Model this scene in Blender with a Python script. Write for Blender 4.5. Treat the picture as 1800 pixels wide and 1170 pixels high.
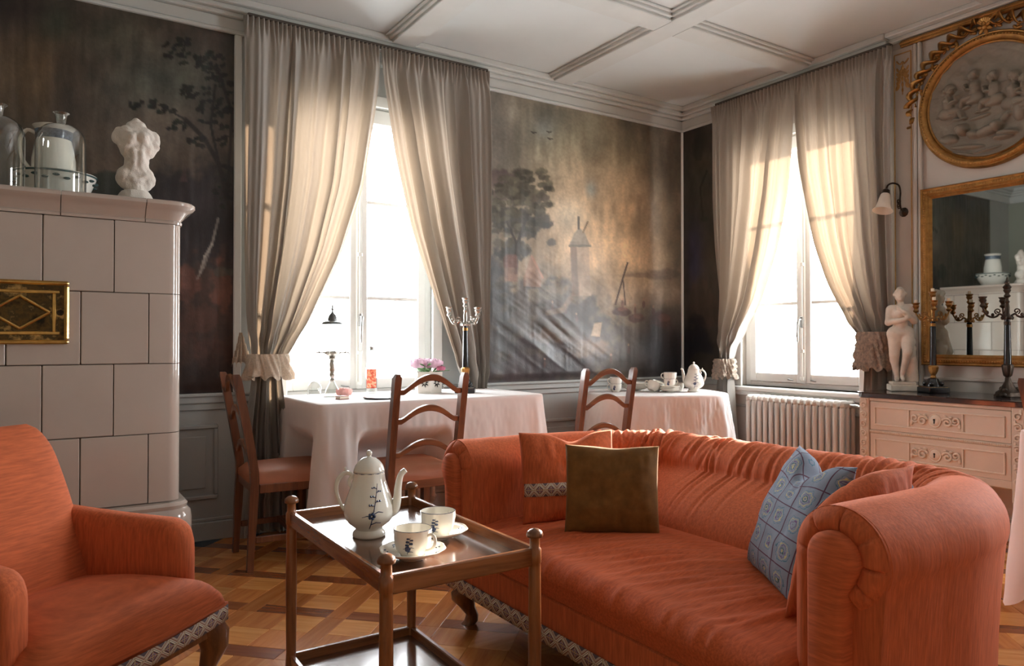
import bpy, bmesh, math, random
import numpy as np
from mathutils import Vector, Matrix
random.seed(7); np.random.seed(7)
SC = bpy.context.scene
for o in list(bpy.data.objects): bpy.data.objects.remove(o, do_unlink=True)
COL = SC.collection

# ------------------------------------------------------------------ camera
CAM = Vector((-4.3716, -4.1957, 1.07)); YAW = math.radians(33.015); PITCH = math.radians(0.629); FPX = 1282.0
cam = bpy.data.cameras.new('camera'); cam_ob = bpy.data.objects.new('camera', cam); COL.objects.link(cam_ob)
cam_ob.location = CAM; cam_ob.rotation_euler = (math.pi/2 + PITCH, 0, -YAW)
cam.sensor_width = 36; cam.lens = FPX/1800*36; cam.clip_start = 0.05
SC.camera = cam_ob
# ------------------------------------------------------------------ sky, sun, exposure
world = bpy.data.worlds.new('sky'); SC.world = world; world.use_nodes = True
wn = world.node_tree.nodes; bg = wn['Background']
bg.inputs[0].default_value = (0.93, 0.97, 1.0, 1); bg.inputs[1].default_value = 30.0
sun = bpy.data.lights.new('sun', 'SUN'); sun.energy = 34.0; sun.angle = math.radians(3); sun.color = (1.0, 0.87, 0.72)
sun_ob = bpy.data.objects.new('sun', sun); COL.objects.link(sun_ob)
sun_ob.rotation_euler = Vector((-0.88, -0.40, -0.25)).to_track_quat('-Z', 'Y').to_euler()
SC.view_settings.view_transform = 'Standard'; SC.view_settings.look = 'None'
SC.view_settings.gamma = 1.0; SC.view_settings.use_curve_mapping = False
SC.view_settings.exposure = 0.12
SC.cycles.use_denoising = True
SC.cycles.max_bounces = 10; SC.cycles.diffuse_bounces = 6; SC.cycles.transparent_max_bounces = 16
SC.cycles.sample_clamp_indirect = 8.0
def portal(name, loc, rot, sx, sy):
    l = bpy.data.lights.new(name, 'AREA'); l.shape = 'RECTANGLE'; l.size = sx; l.size_y = sy; l.cycles.is_portal = True
    o = bpy.data.objects.new(name, l); COL.objects.link(o); o.location = loc; o.rotation_euler = rot
WA = (-3.22, -2.22); WB = (-1.56, -0.56); WC = (-3.98, -2.98); WZ = (0.74, 2.50)
hz = WZ[1]-WZ[0]; mz = (WZ[0]+WZ[1])/2
portal('daylight_portal', ((WA[0]+WA[1])/2, 0.24, mz), (-math.pi/2, 0, 0), 1.0, hz)
portal('daylight_portal', (0.24, (WB[0]+WB[1])/2, mz), (0, math.pi/2, 0), hz, 1.0)
portal('daylight_portal', (0.24, (WC[0]+WC[1])/2, mz), (0, math.pi/2, 0), hz, 1.0)  # portal of the added out-of-view window

# measuring helpers: a line of sight of the photograph met with a real plane
_f = Vector((math.sin(YAW)*math.cos(PITCH), math.cos(YAW)*math.cos(PITCH), math.sin(PITCH)))
_r = Vector((math.cos(YAW), -math.sin(YAW), 0)); _u = _r.cross(_f)
def sight(px, py): return _r*((px-900)/FPX) + _u*(-(py-585)/FPX) + _f
def on_plane(px, py, ax, v):
    d = sight(px, py); return CAM + d*((v-CAM[ax])/d[ax])
def project(p):
    v = Vector(p)-CAM; d = v.dot(_f); return (900+FPX*v.dot(_r)/d, 585-FPX*v.dot(_u)/d, d)

# ------------------------------------------------------------------ mesh helpers
def lin(c): return tuple((v/255/12.92) if v/255 <= .04045 else ((v/255+.055)/1.055)**2.4 for v in c)
class MB:
    def __init__(s): s.v = []; s.f = []
    def add(s, v, f):
        n = len(s.v); s.v += [tuple(p) for p in v]; s.f += [tuple(i+n for i in q) for q in f]; return s
    def box(s, c, d, b=0.0, rot=None):
        hx, hy, hz_ = d[0]/2, d[1]/2, d[2]/2
        b = min(b, hx*.9, hy*.9, hz_*.9)
        if b <= 0:
            v = [(x, y, z) for x in (-hx, hx) for y in (-hy, hy) for z in (-hz_, hz_)]
            f = [(0,1,3,2), (4,6,7,5), (0,4,5,1), (2,3,7,6), (0,2,6,4), (1,5,7,3)]
        else:
            v = []; idx = {}
            for sx in (-1, 1):
                for sy in (-1, 1):
                    for sz in (-1, 1):
                        for a in range(3):
                            h = [hx-b, hy-b, hz_-b]; h[a] = (hx, hy, hz_)[a]
                            idx[(sx, sy, sz, a)] = len(v); v.append((sx*h[0], sy*h[1], sz*h[2]))
            f = []
            I = lambda sx, sy, sz, a: idx[(sx, sy, sz, a)]
            for q in (-1, 1):
                f.append((I(q,-1,-1,0), I(q,1,-1,0), I(q,1,1,0), I(q,-1,1,0))[::q])
                f.append((I(-1,q,-1,1), I(-1,q,1,1), I(1,q,1,1), I(1,q,-1,1))[::q])
                f.append((I(-1,-1,q,2), I(1,-1,q,2), I(1,1,q,2), I(-1,1,q,2))[::q])
            for p in (-1, 1):
                for q in (-1, 1):
                    g = p*q
                    f.append((I(p,q,-1,0), I(p,q,-1,1), I(p,q,1,1), I(p,q,1,0))[::g])
                    f.append((I(p,-1,q,0), I(p,1,q,0), I(p,1,q,2), I(p,-1,q,2))[::g])
                    f.append((I(-1,p,q,1), I(-1,p,q,2), I(1,p,q,2), I(1,p,q,1))[::g])
            for sx in (-1, 1):
                for sy in (-1, 1):
                    for sz in (-1, 1):
                        f.append((I(sx,sy,sz,0), I(sx,sy,sz,1), I(sx,sy,sz,2))[::sx*sy*sz])
        M = rot or Matrix.Identity(3)
        return s.add([tuple(M @ Vector(p) + Vector(c)) for p in v], f)
    def bb(s, x0, x1, y0, y1, z0, z1, b=0.0):
        return s.box(((x0+x1)/2, (y0+y1)/2, (z0+z1)/2), (abs(x1-x0), abs(y1-y0), abs(z1-z0)), b)
    def lathe(s, prof, c=(0,0,0), seg=32, M=None, wob=None, caps=True):
        v = []; f = []; n = len(prof)
        for i in range(seg):
            a = 2*math.pi*i/seg; k = wob(a) if wob else 1.0
            for r, z in prof: v.append((r*k*math.cos(a), r*k*math.sin(a), z))
        for i in range(seg):
            j = (i+1) % seg
            for k in range(n-1):
                f.append((i*n+k, j*n+k, j*n+k+1, i*n+k+1))
        if caps and prof[0][0] > 1e-4: f.append(tuple(i*n for i in range(seg))[::-1])
        if caps and prof[-1][0] > 1e-4: f.append(tuple(i*n+n-1 for i in range(seg)))
        M = M or Matrix.Identity(3)
        return s.add([tuple(M @ Vector(p) + Vector(c)) for p in v], f)
    def tube(s, pts, rad, seg=10, flat=1.0, closed=False, up=None):
        pts = [Vector(p) for p in pts]; n = len(pts)
        rad = [rad]*n if isinstance(rad, (int, float)) else list(rad)
        v = []; f = []; prev = None
        for i, p in enumerate(pts):
            a = pts[(i-1) % n] if (closed or i) else pts[0]; b = pts[(i+1) % n] if (closed or i < n-1) else pts[-1]
            t = (b-a).normalized() if (b-a).length > 1e-9 else Vector((0,0,1))
            if up is not None: e = t.cross(Vector(up))
            elif prev is None: e = t.cross(Vector((0,0,1))) if abs(t.z) < .9 else t.cross(Vector((1,0,0)))
            else: e = prev - t*prev.dot(t)
            if e.length < 1e-6: e = t.orthogonal()
            e.normalize(); prev = e; g = t.cross(e)
            for k in range(seg):
                w = 2*math.pi*k/seg; v.append(tuple(p + e*(rad[i]*math.cos(w)) + g*(rad[i]*flat*math.sin(w))))
        m = n if closed else n-1
        for i in range(m):
            j = (i+1) % n
            for k in range(seg):
                l = (k+1) % seg; f.append((i*seg+k, i*seg+l, j*seg+l, j*seg+k))
        if not closed:
            f.append(tuple(range(seg))[::-1]); f.append(tuple(range((n-1)*seg, n*seg)))
        return s.add(v, f)
    def ball(s, c, r, seg=14, rings=8, M=None):
        r = (r, r, r) if isinstance(r, (int, float)) else r
        prof = [(math.sin(math.pi*i/rings), -math.cos(math.pi*i/rings)) for i in range(rings+1)]
        prof[0] = (1e-5, -1); prof[-1] = (1e-5, 1)
        t = MB().lathe(prof, seg=seg); M = M or Matrix.Identity(3)
        return s.add([tuple(M @ Vector((p[0]*r[0], p[1]*r[1], p[2]*r[2])) + Vector(c)) for p in t.v], t.f)
    def grid(s, P, wrapu=False, wrapv=False):
        P = np.asarray(P); n, m = P.shape[:2]; base = P.reshape(-1, 3).tolist(); f = []
        for i in range(n if wrapu else n-1):
            for j in range(m if wrapv else m-1):
                f.append((i*m+j, ((i+1) % n)*m+j, ((i+1) % n)*m+(j+1) % m, i*m+(j+1) % m))
        return s.add(base, f)
    def extr(s, poly, z0, z1, M=None, b=0.0):
        """prism of a 2D outline (counter-clockwise) between two heights, optional bevel at top"""
        n = len(poly); M = M or Matrix.Identity(4); v = []; f = []
        rings = [(0, z0), (0, z1)] if b <= 0 else [(0, z0), (0, z1-b), (b, z1)]
        cx = sum(p[0] for p in poly)/n; cy = sum(p[1] for p in poly)/n
        for ins, zz in rings:
            for i, p in enumerate(poly):
                if ins:
                    a = Vector(poly[i-1]); q = Vector(p); c_ = Vector(poly[(i+1) % n])
                    d1 = (q-a); d2 = (c_-q); n1 = Vector((-d1.y, d1.x)); n2 = Vector((-d2.y, d2.x))
                    nn = (n1.normalized() if n1.length else n1)+(n2.normalized() if n2.length else n2)
                    nn = nn.normalized() if nn.length else nn
                    v.append((p[0]+nn.x*ins, p[1]+nn.y*ins, zz))
                else: v.append((p[0], p[1], zz))
        for k in range(len(rings)-1):
            for i in range(n):
                j = (i+1) % n; f.append((k*n+i, k*n+j, (k+1)*n+j, (k+1)*n+i))
        f.append(tuple(range(n))[::-1]); f.append(tuple(range((len(rings)-1)*n, len(rings)*n)))
        return s.add([tuple(M @ Vector(p)) for p in v], f)
    def mesh(s, name='mesh', smooth=35):
        me = bpy.data.meshes.new(name); me.from_pydata(s.v, [], s.f); me.update()
        if smooth:
            me.polygons.foreach_set('use_smooth', [True]*len(me.polygons))
            if smooth < 180: me.set_sharp_from_angle(angle=math.radians(smooth))
        return me
    def ob(s, name, mat, parent=None, smooth=35, loc=None, fix=False):
        me = s.mesh(name, smooth)
        if fix:
            bm = bmesh.new(); bm.from_mesh(me); bmesh.ops.recalc_face_normals(bm, faces=bm.faces); bm.to_mesh(me); bm.free()
        return link(name, me, mat, parent, loc)
def link(name, me, mat, parent=None, loc=None):
    o = bpy.data.objects.new(name, me); COL.objects.link(o)
    if mat is not None and not me.materials: me.materials.append(mat)
    if parent is not None: o.parent = parent
    if loc is not None: o.location = loc
    return o
def thing(name, label, cat, loc=(0,0,0), rz=0.0, group=None):
    o = bpy.data.objects.new(name, None); COL.objects.link(o); o.empty_display_size = .1
    o.location = loc; o.rotation_euler = (0, 0, rz); return tag(o, label, cat, group)
def tag(o, label, cat, group=None):
    o['label'] = label; o['category'] = cat
    if group: o['group'] = group
    return o
def struct(o, kind='structure'): o['kind'] = kind; return o
def dup(root, loc=None, rz=None, label=None):
    r = root.copy(); COL.objects.link(r)
    if loc is not None: r.location = loc
    if rz is not None: r.rotation_euler = (0, 0, rz)
    if label: r['label'] = label
    for ch in list(root.children):
        c = ch.copy(); COL.objects.link(c); c.parent = r
        for g in list(ch.children):
            d = g.copy(); COL.objects.link(d); d.parent = c
    return r
def interp(x, xs, ys): return float(np.interp(x, xs, ys))
def smoothpath(pts, n, closed=False):
    """Catmull-Rom through points, n samples"""
    P = np.array(pts, float); k = len(P); out = []
    segs = k if closed else k-1
    for i in range(n):
        t = i/(n if closed else n-1)*segs; j = min(int(t), segs-1); u = t-j
        g = (lambda q: P[q % k]) if closed else (lambda q: P[min(max(q, 0), k-1)])
        p0, p1, p2, p3 = g(j-1), g(j), g(j+1), g(j+2)
        out.append(.5*((2*p1)+(-p0+p2)*u+(2*p0-5*p1+4*p2-p3)*u*u+(-p0+3*p1-3*p2+p3)*u**3))
    return np.array(out)
_NC = {}
def vnoise(X, Y, seed=0):
    """smooth value noise on arrays"""
    if seed not in _NC: _NC[seed] = np.random.RandomState(seed).rand(257, 257)
    r = _NC[seed]
    xi = np.floor(X).astype(int); yi = np.floor(Y).astype(int); u = X-xi; v = Y-yi
    u = u*u*(3-2*u); v = v*v*(3-2*v); a = xi % 256; b = yi % 256; a1 = (a+1) % 256; b1 = (b+1) % 256
    return (r[a, b]*(1-u)+r[a1, b]*u)*(1-v)+(r[a, b1]*(1-u)+r[a1, b1]*u)*v
def fbm(X, Y, o=4, seed=0):
    s = 0; a = .5
    for i in range(o): s = s+a*vnoise(X*2**i, Y*2**i, seed+i); a *= .5
    return s/(1-.5**o)
def surface_nets(F, lo, h):
    """closed smooth mesh around F<0 on a regular grid"""
    neg = F < 0; n = np.array(F.shape)
    c = [neg[dx:n[0]-1+dx, dy:n[1]-1+dy, dz:n[2]-1+dz] for dx in (0,1) for dy in (0,1) for dz in (0,1)]
    tot = sum(a.astype(int) for a in c); act = (tot > 0) & (tot < 8)
    ids = -np.ones(act.shape, int); ids[act] = np.arange(act.sum()); cell = np.argwhere(act)
    acc = np.zeros((len(cell), 3)); cnt = np.zeros(len(cell))
    offs = [(dx, dy, dz) for dx in (0,1) for dy in (0,1) for dz in (0,1)]
    for i in range(8):
        for ax in range(3):
            if offs[i][ax]: continue
            o2 = list(offs[i]); o2[ax] = 1
            p = cell+np.array(offs[i]); q = cell+np.array(o2)
            a = F[p[:,0], p[:,1], p[:,2]]; b = F[q[:,0], q[:,1], q[:,2]]
            m = (a < 0) != (b < 0); t = a[m]/(a[m]-b[m])
            acc[m] += p[m]+(q[m]-p[m])*t[:, None]; cnt[m] += 1
    V = np.array(lo)+(acc/cnt[:, None])*h; faces = []
    for ax in range(3):
        u, w = (ax+1) % 3, (ax+2) % 3
        sl = [slice(None)]*3; sh = [slice(None)]*3; sl[ax] = slice(0, -1); sh[ax] = slice(1, None)
        A = neg[tuple(sl)]; B = neg[tuple(sh)]; e = np.argwhere(A != B)
        for p in e:
            if p[u] < 1 or p[w] < 1 or p[u] >= act.shape[u] or p[w] >= act.shape[w]: continue
            q = []
            for du, dw in ((1,1), (0,1), (0,0), (1,0)):
                r = p.copy(); r[u] -= du; r[w] -= dw; q.append(ids[r[0], r[1], r[2]])
            if min(q) < 0: continue
            faces.append(tuple(q) if A[tuple(p)] else tuple(q[::-1]))
    return V.tolist(), faces
def capsules(caps, lo, hi, h, k=.015):
    """smooth union of tapered capsules (a, b, ra, rb) -> verts, faces"""
    ax = [np.arange(lo[i], hi[i]+h, h) for i in range(3)]
    G = np.stack(np.meshgrid(*ax, indexing='ij'), -1); D = None
    for a, b, ra, rb in caps:
        a = np.array(a, float); b = np.array(b, float); ba = b-a; L = max(ba@ba, 1e-9)
        t = np.clip(((G-a)@ba)/L, 0, 1); d = np.linalg.norm(G-a-t[..., None]*ba, axis=-1)-(ra+(rb-ra)*t)
        if D is None: D = d
        else:
            m = np.clip(.5+.5*(D-d)/k, 0, 1); D = D*(1-m)+d*m-k*m*(1-m)
    return surface_nets(D, lo, h)
# ------------------------------------------------------------------ materials
def newmat(name):
    m = bpy.data.materials.new(name); m.use_nodes = True; nt = m.node_tree
    return m, nt, nt.nodes['Principled BSDF']
def mapped(nt, scale, coord='Object'):
    tc = nt.nodes.new('ShaderNodeTexCoord'); mp = nt.nodes.new('ShaderNodeMapping')
    mp.inputs['Scale'].default_value = scale if isinstance(scale, (tuple, list)) else (scale,)*3
    nt.links.new(tc.outputs[coord], mp.inputs[0]); return mp.outputs[0]
def noise_ramp(nt, vec, stops, detail=5, rough=.6, dist=0.0, scale=1.0):
    n = nt.nodes.new('ShaderNodeTexNoise'); n.inputs['Scale'].default_value = scale; n.inputs['Detail'].default_value = detail
    n.inputs['Roughness'].default_value = rough; n.inputs['Distortion'].default_value = dist
    nt.links.new(vec, n.inputs['Vector']); r = nt.nodes.new('ShaderNodeValToRGB'); cr = r.color_ramp
    while len(cr.elements) < len(stops): cr.elements.new(.5)
    for e, (p, c) in zip(cr.elements, stops): e.position = p; e.color = (*c, 1)
    nt.links.new(n.outputs['Fac'], r.inputs[0]); return r.outputs[0], n.outputs['Fac']
def add_bump(nt, b, height, strength, dist=.01):
    bp = nt.nodes.new('ShaderNodeBump'); bp.inputs['Strength'].default_value = strength; bp.inputs['Distance'].default_value = dist
    nt.links.new(height, bp.inputs['Height']); nt.links.new(bp.outputs[0], b.inputs['Normal'])
def M(name, col, rough=.5, metal=0.0, var=.12, vscale=6.0, bump=0.0, bscale=60.0, bdist=.004, coat=0.0, spec=.5, sheen=0.0, sss=0.0):
    m, nt, b = newmat(name); c = lin(col)
    v = mapped(nt, vscale); lo = tuple(x*(1-var) for x in c); hi = tuple(min(1, x*(1+var)) for x in c)
    colr, _ = noise_ramp(nt, v, [(.3, lo), (.7, hi)]); nt.links.new(colr, b.inputs['Base Color'])
    b.inputs['Roughness'].default_value = rough; b.inputs['Metallic'].default_value = metal
    b.inputs['Coat Weight'].default_value = coat; b.inputs['Coat Roughness'].default_value = .08
    b.inputs['Specular IOR Level'].default_value = spec
    if sheen: b.inputs['Sheen Weight'].default_value = sheen; b.inputs['Sheen Roughness'].default_value = .4
    if bump:
        n = nt.nodes.new('ShaderNodeTexNoise'); n.inputs['Detail'].default_value = 4
        nt.links.new(mapped(nt, bscale), n.inputs['Vector']); add_bump(nt, b, n.outputs['Fac'], bump, bdist)
    return m
def wood(name, dark, mid, light, axis=2, rough=.35, scale=14.0, coat=.15, rnd=0.0):
    m, nt, b = newmat(name); s = [scale*3]*3; s[axis] = scale*.25
    tc = nt.nodes.new('ShaderNodeTexCoord'); mp = nt.nodes.new('ShaderNodeMapping'); mp.inputs['Scale'].default_value = s
    nt.links.new(tc.outputs['Object'], mp.inputs[0])
    if rnd:
        oi = nt.nodes.new('ShaderNodeObjectInfo'); mu = nt.nodes.new('ShaderNodeVectorMath'); mu.operation = 'MULTIPLY_ADD'
        cb = nt.nodes.new('ShaderNodeCombineXYZ')
        for k in range(3): nt.links.new(oi.outputs['Random'], cb.inputs[k])
        mu.inputs[1].default_value = (37, 53, 71); nt.links.new(cb.outputs[0], mu.inputs[0]); nt.links.new(mp.outputs[0], mu.inputs[2]); vec = mu.outputs[0]
    else: vec = mp.outputs[0]
    col, fac = noise_ramp(nt, vec, [(.25, lin(dark)), (.5, lin(mid)), (.75, lin(light))], detail=6, rough=.65, dist=.4)
    if rnd:
        hs = nt.nodes.new('ShaderNodeHueSaturation'); mr = nt.nodes.new('ShaderNodeMapRange')
        mr.inputs[3].default_value = 1-rnd; mr.inputs[4].default_value = 1+rnd
        nt.links.new(oi.outputs['Random'], mr.inputs[0]); nt.links.new(mr.outputs[0], hs.inputs['Value']); nt.links.new(col, hs.inputs['Color']); col = hs.outputs[0]
    nt.links.new(col, b.inputs['Base Color']); b.inputs['Roughness'].default_value = rough; b.inputs['Coat Weight'].default_value = coat
    b.inputs['Coat Roughness'].default_value = .15; add_bump(nt, b, fac, .12, .002); return m
def fabric(name, col, streak=(160, 160, 12), amt=.22, rough=.8, sheen=.35, bump=.25, weave=900):
    m, nt, b = newmat(name); c = lin(col)
    a, fac = noise_ramp(nt, mapped(nt, streak), [(.3, tuple(x*(1-amt) for x in c)), (.72, tuple(min(1, x*(1+amt)) for x in c))], detail=3)
    nt.links.new(a, b.inputs['Base Color']); b.inputs['Roughness'].default_value = rough
    b.inputs['Sheen Weight'].default_value = sheen; b.inputs['Sheen Roughness'].default_value = .35; b.inputs['Sheen Tint'].default_value = (*[min(1, x*1.6+.1) for x in c], 1)
    b.inputs['Specular IOR Level'].default_value = .25
    add_bump(nt, b, fac, bump, .002); return m
def vcol(name, rough=.4, bump=.15, bscale=(300, 300, 300), coat=0.0):
    m, nt, b = newmat(name); a = nt.nodes.new('ShaderNodeVertexColor'); a.layer_name = 'Col'
    nt.links.new(a.outputs[0], b.inputs['Base Color']); b.inputs['Roughness'].default_value = rough; b.inputs['Coat Weight'].default_value = coat
    b.inputs['Coat Roughness'].default_value = .2
    n = nt.nodes.new('ShaderNodeTexNoise'); n.inputs['Detail'].default_value = 3; nt.links.new(mapped(nt, bscale), n.inputs['Vector'])
    add_bump(nt, b, n.outputs['Fac'], bump, .002); return m
def cloth(name, col, trans=.35, tcol=None, amt=.05, streak=(8, 8, 3), bump=.1):
    m, nt, b = newmat(name); c = lin(col); out = nt.nodes['Material Output']
    a, fac = noise_ramp(nt, mapped(nt, streak), [(.3, tuple(x*(1-amt) for x in c)), (.7, tuple(min(1, x*(1+amt)) for x in c))])
    nt.links.new(a, b.inputs['Base Color']); b.inputs['Roughness'].default_value = .75; b.inputs['Sheen Weight'].default_value = .15
    b.inputs['Specular IOR Level'].default_value = .2
    n = nt.nodes.new('ShaderNodeTexNoise'); nt.links.new(mapped(nt, (400, 400, 400)), n.inputs['Vector']); add_bump(nt, b, n.outputs['Fac'], bump, .001)
    t = nt.nodes.new('ShaderNodeBsdfTranslucent'); t.inputs[0].default_value = (*lin(tcol or col), 1)
    mx = nt.nodes.new('ShaderNodeMixShader'); mx.inputs[0].default_value = trans
    nt.links.new(b.outputs[0], mx.inputs[1]); nt.links.new(t.outputs[0], mx.inputs[2]); nt.links.new(mx.outputs[0], out.inputs[0]); return m
def glass(name, tint=(1,1,1), refl=.08, rough=.02):
    m = bpy.data.materials.new(name); m.use_nodes = True; nt = m.node_tree; nt.nodes.remove(nt.nodes['Principled BSDF']); out = nt.nodes['Material Output']
    t = nt.nodes.new('ShaderNodeBsdfTransparent'); t.inputs[0].default_value = (*tint, 1)
    g = nt.nodes.new('ShaderNodeBsdfGlossy'); g.inputs['Roughness'].default_value = rough
    fr = nt.nodes.new('ShaderNodeLayerWeight'); fr.inputs[0].default_value = .35
    mr = nt.nodes.new('ShaderNodeMapRange'); mr.inputs[3].default_value = refl*.35; mr.inputs[4].default_value = min(1, refl*6)
    nt.links.new(fr.outputs['Facing'], mr.inputs[0])
    mx = nt.nodes.new('ShaderNodeMixShader'); nt.links.new(mr.outputs[0], mx.inputs[0]); nt.links.new(t.outputs[0], mx.inputs[1]); nt.links.new(g.outputs[0], mx.inputs[2])
    nt.links.new(mx.outputs[0], out.inputs[0]); return m
def ceramic(name, col, marks=None):
    return M(name, col, rough=.12, var=.02, coat=.4)
m_wall = M('grey_paint', (166, 168, 165), .55, var=.05, vscale=3, bump=.08, bscale=40)
m_wallr = M('warm_grey_paint', (186, 180, 172), .5, var=.04, vscale=3, bump=.06, bscale=40)
m_green = M('green_grey_paint', (150, 152, 138), .6, var=.06, vscale=2)
m_ceil = M('ceiling_plaster', (198, 202, 200), .6, var=.05, vscale=1.3, bump=.05, bscale=30)
m_beam = M('ceiling_beam_paint', (194, 196, 192), .5, var=.05, vscale=4, bump=.05, bscale=30)
m_white = M('white_paint', (226, 226, 222), .4, var=.03, vscale=4)
m_gold = M('old_gold', (158, 116, 64), .42, metal=.85, var=.3, vscale=25, bump=.3, bscale=120)
m_gilt = M('bright_gilt', (172, 126, 70), .34, metal=.9, var=.25, vscale=30, bump=.2, bscale=150)
m_gilt_paint = M('gilt_paint', (176, 138, 84), .5, metal=.3, var=.2, vscale=30)
m_bronze = M('dark_bronze', (58, 48, 40), .4, metal=.8, var=.3, vscale=30, bump=.2, bscale=120)
m_black = M('black_stone', (26, 27, 30), .18, var=.25, vscale=18)
m_marble_top = M('dark_marble', (52, 47, 48), .16, var=.35, vscale=9, coat=.3)
m_silver = M('aged_silver', (190, 186, 178), .25, metal=.95, var=.15, vscale=30)
m_steel = M('grey_metal', (160, 160, 158), .35, metal=.7, var=.1)
m_cer = ceramic('white_porcelain', (236, 232, 222))
m_blue = M('cobalt_glaze', (40, 56, 92), .15, var=.2, vscale=40, coat=.4)
m_tile = M('stove_tile', (186, 172, 161), .13, var=.03, vscale=5, coat=.25, bump=.03, bscale=9, bdist=.01)
m_grout = M('stove_grout', (120, 106, 96), .8)
m_marble = M('weathered_marble', (214, 204, 190), .55, var=.16, vscale=14, bump=.25, bscale=90)
m_plaster = M('white_plaster', (226, 218, 208), .7, var=.08, vscale=16, bump=.4, bscale=60, bdist=.008)
m_chair = wood('chair_wood', (62, 31, 18), (100, 58, 35), (126, 78, 49), rough=.32, scale=10)
m_chairx = wood('chair_wood_cross', (72, 38, 22), (112, 67, 40), (138, 88, 55), axis=0, rough=.32, scale=10)
m_leather = M('tan_seat_cover', (158, 96, 66), .55, var=.1, vscale=10, bump=.12, bscale=200, bdist=.002)
m_trolley = wood('trolley_wood', (88, 48, 24), (138, 82, 44), (168, 108, 62), rough=.28, scale=12)
m_trolleyy = wood('trolley_wood_long', (84, 46, 26), (128, 76, 42), (156, 100, 60), axis=1, rough=.24, scale=12)
m_trolleyx = wood('trolley_wood_cross', (84, 46, 26), (132, 80, 44), (160, 104, 62), axis=0, rough=.26, scale=12)
m_tray = wood('tray_veneer', (62, 36, 22), (94, 57, 36), (122, 78, 52), axis=1, rough=.16, scale=10, coat=1.0)
m_leg = wood('leg_wood', (70, 38, 20), (118, 72, 40), (148, 96, 56), rough=.3)
m_orange = fabric('orange_chenille', (191, 97, 58), streak=(140, 140, 14))
m_orangeh = fabric('orange_chenille_h', (191, 97, 58), streak=(16, 16, 180))
m_brown = fabric('brown_velvet', (116, 80, 38), streak=(20, 20, 20), amt=.25, sheen=.4, bump=.1)
m_curtain = cloth('curtain_linen', (152, 147, 140), trans=.10, tcol=(210, 182, 154), streak=(60, 60, 8))
m_lace = cloth('lace', (214, 196, 176), trans=.3, tcol=(230, 210, 190), amt=.25, streak=(120, 120, 120), bump=.6)
m_crochet = M('crochet_lace', (226, 204, 184), .9, var=.35, vscale=55, bump=1.0, bscale=110, bdist=.02)
m_orangeb = fabric('orange_chenille_back', (191, 97, 58), streak=(14, 14, 170))
m_linen = cloth('table_linen', (250, 246, 243), trans=.36, tcol=(246, 216, 200), amt=.02)
m_pane = glass('window_glass', refl=.05)
m_glass = glass('clear_glass', tint=(.93, .95, .93), refl=.22)
m_frost = cloth('frosted_glass', (238, 232, 224), trans=.5, tcol=(250, 240, 226), amt=.02)
m_dress = M('cream_dresser_paint', (200, 188, 172), .45, var=.05, vscale=6)
m_dressl = M('cream_dresser_carving', (212, 202, 186), .45, var=.06, vscale=20)
m_rad = M('radiator_enamel', (200, 194, 186), .32, var=.03)
m_dark = M('dark_void', (16, 14, 13), .8)
# ------------------------------------------------------------------ room shell
X0, Y0, ZC = -5.7, -6.2, 2.93
b = MB(); T = .28
b.bb(X0-T, WA[0], 0, T, 0, ZC+.2); b.bb(WA[1], T, 0, T, 0, ZC+.2); b.bb(WA[0], WA[1], 0, T, 0, WZ[0]); b.bb(WA[0], WA[1], 0, T, WZ[1], ZC+.2)
wall_back = struct(b.ob('wall_back', m_wall, smooth=0))
b = MB()
b.bb(0, T, WB[1], 0, 0, ZC+.2); b.bb(0, T, WC[1], WB[0], 0, ZC+.2); b.bb(0, T, Y0-T, WC[0], 0, ZC+.2)
for w in (WB, WC): b.bb(0, T, w[0], w[1], 0, WZ[0]); b.bb(0, T, w[0], w[1], WZ[1], ZC+.2)
wall_right = struct(b.ob('wall_right', m_wallr, smooth=0))
wall_left = struct(MB().bb(X0-T, X0, Y0-T, 0, 0, ZC+.2).ob('wall_left', m_green, smooth=0))
wall_front = struct(MB().bb(X0, 0, Y0-T, Y0, 0, ZC+.2).ob('wall_front', m_wall, smooth=0))
ceiling = struct(MB().bb(X0-T, T, Y0-T, T, ZC, ZC+.2).ob('ceiling', m_ceil, smooth=0))
floor = struct(MB().bb(X0-T, T, Y0-T, T, -.2, -.008).ob('floor', m_dark, smooth=0))
# ceiling beams with side mouldings
def beam(x0, x1, y0, y1, along):
    o = MB().bb(x0, x1, y0, y1, 2.882, ZC, .004).ob('beam', m_beam, ceiling, smooth=0)
    mm = MB()
    for s in (-1, 1):
        if along == 'y':
            xc = x0 if s < 0 else x1; mm.bb(xc, xc+s*.022, y0, y1, 2.898, ZC, .004); mm.bb(xc+s*.022, xc+s*.04, y0, y1, 2.914, ZC, .004)
        else:
            yc = y0 if s < 0 else y1; mm.bb(x0, x1, yc, yc+s*.022, 2.898, ZC, .004); mm.bb(x0, x1, yc+s*.022, yc+s*.04, 2.914, ZC, .004)
    mm.ob('beam_moulding', m_beam, o, smooth=0)
bxs = [-1.29-1.215*i for i in range(4)]; bys = [-1.16-1.215*i for i in range(4)]
for x in bxs: beam(x-.075, x+.075, Y0, -.1, 'y')
xs_ = [-.1]+[v for x in bxs for v in (x+.075, x-.075)]+[X0]
for y in bys:
    for i in range(0, len(xs_), 2): beam(xs_[i+1], xs_[i], y-.075, y+.075, 'x')
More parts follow.
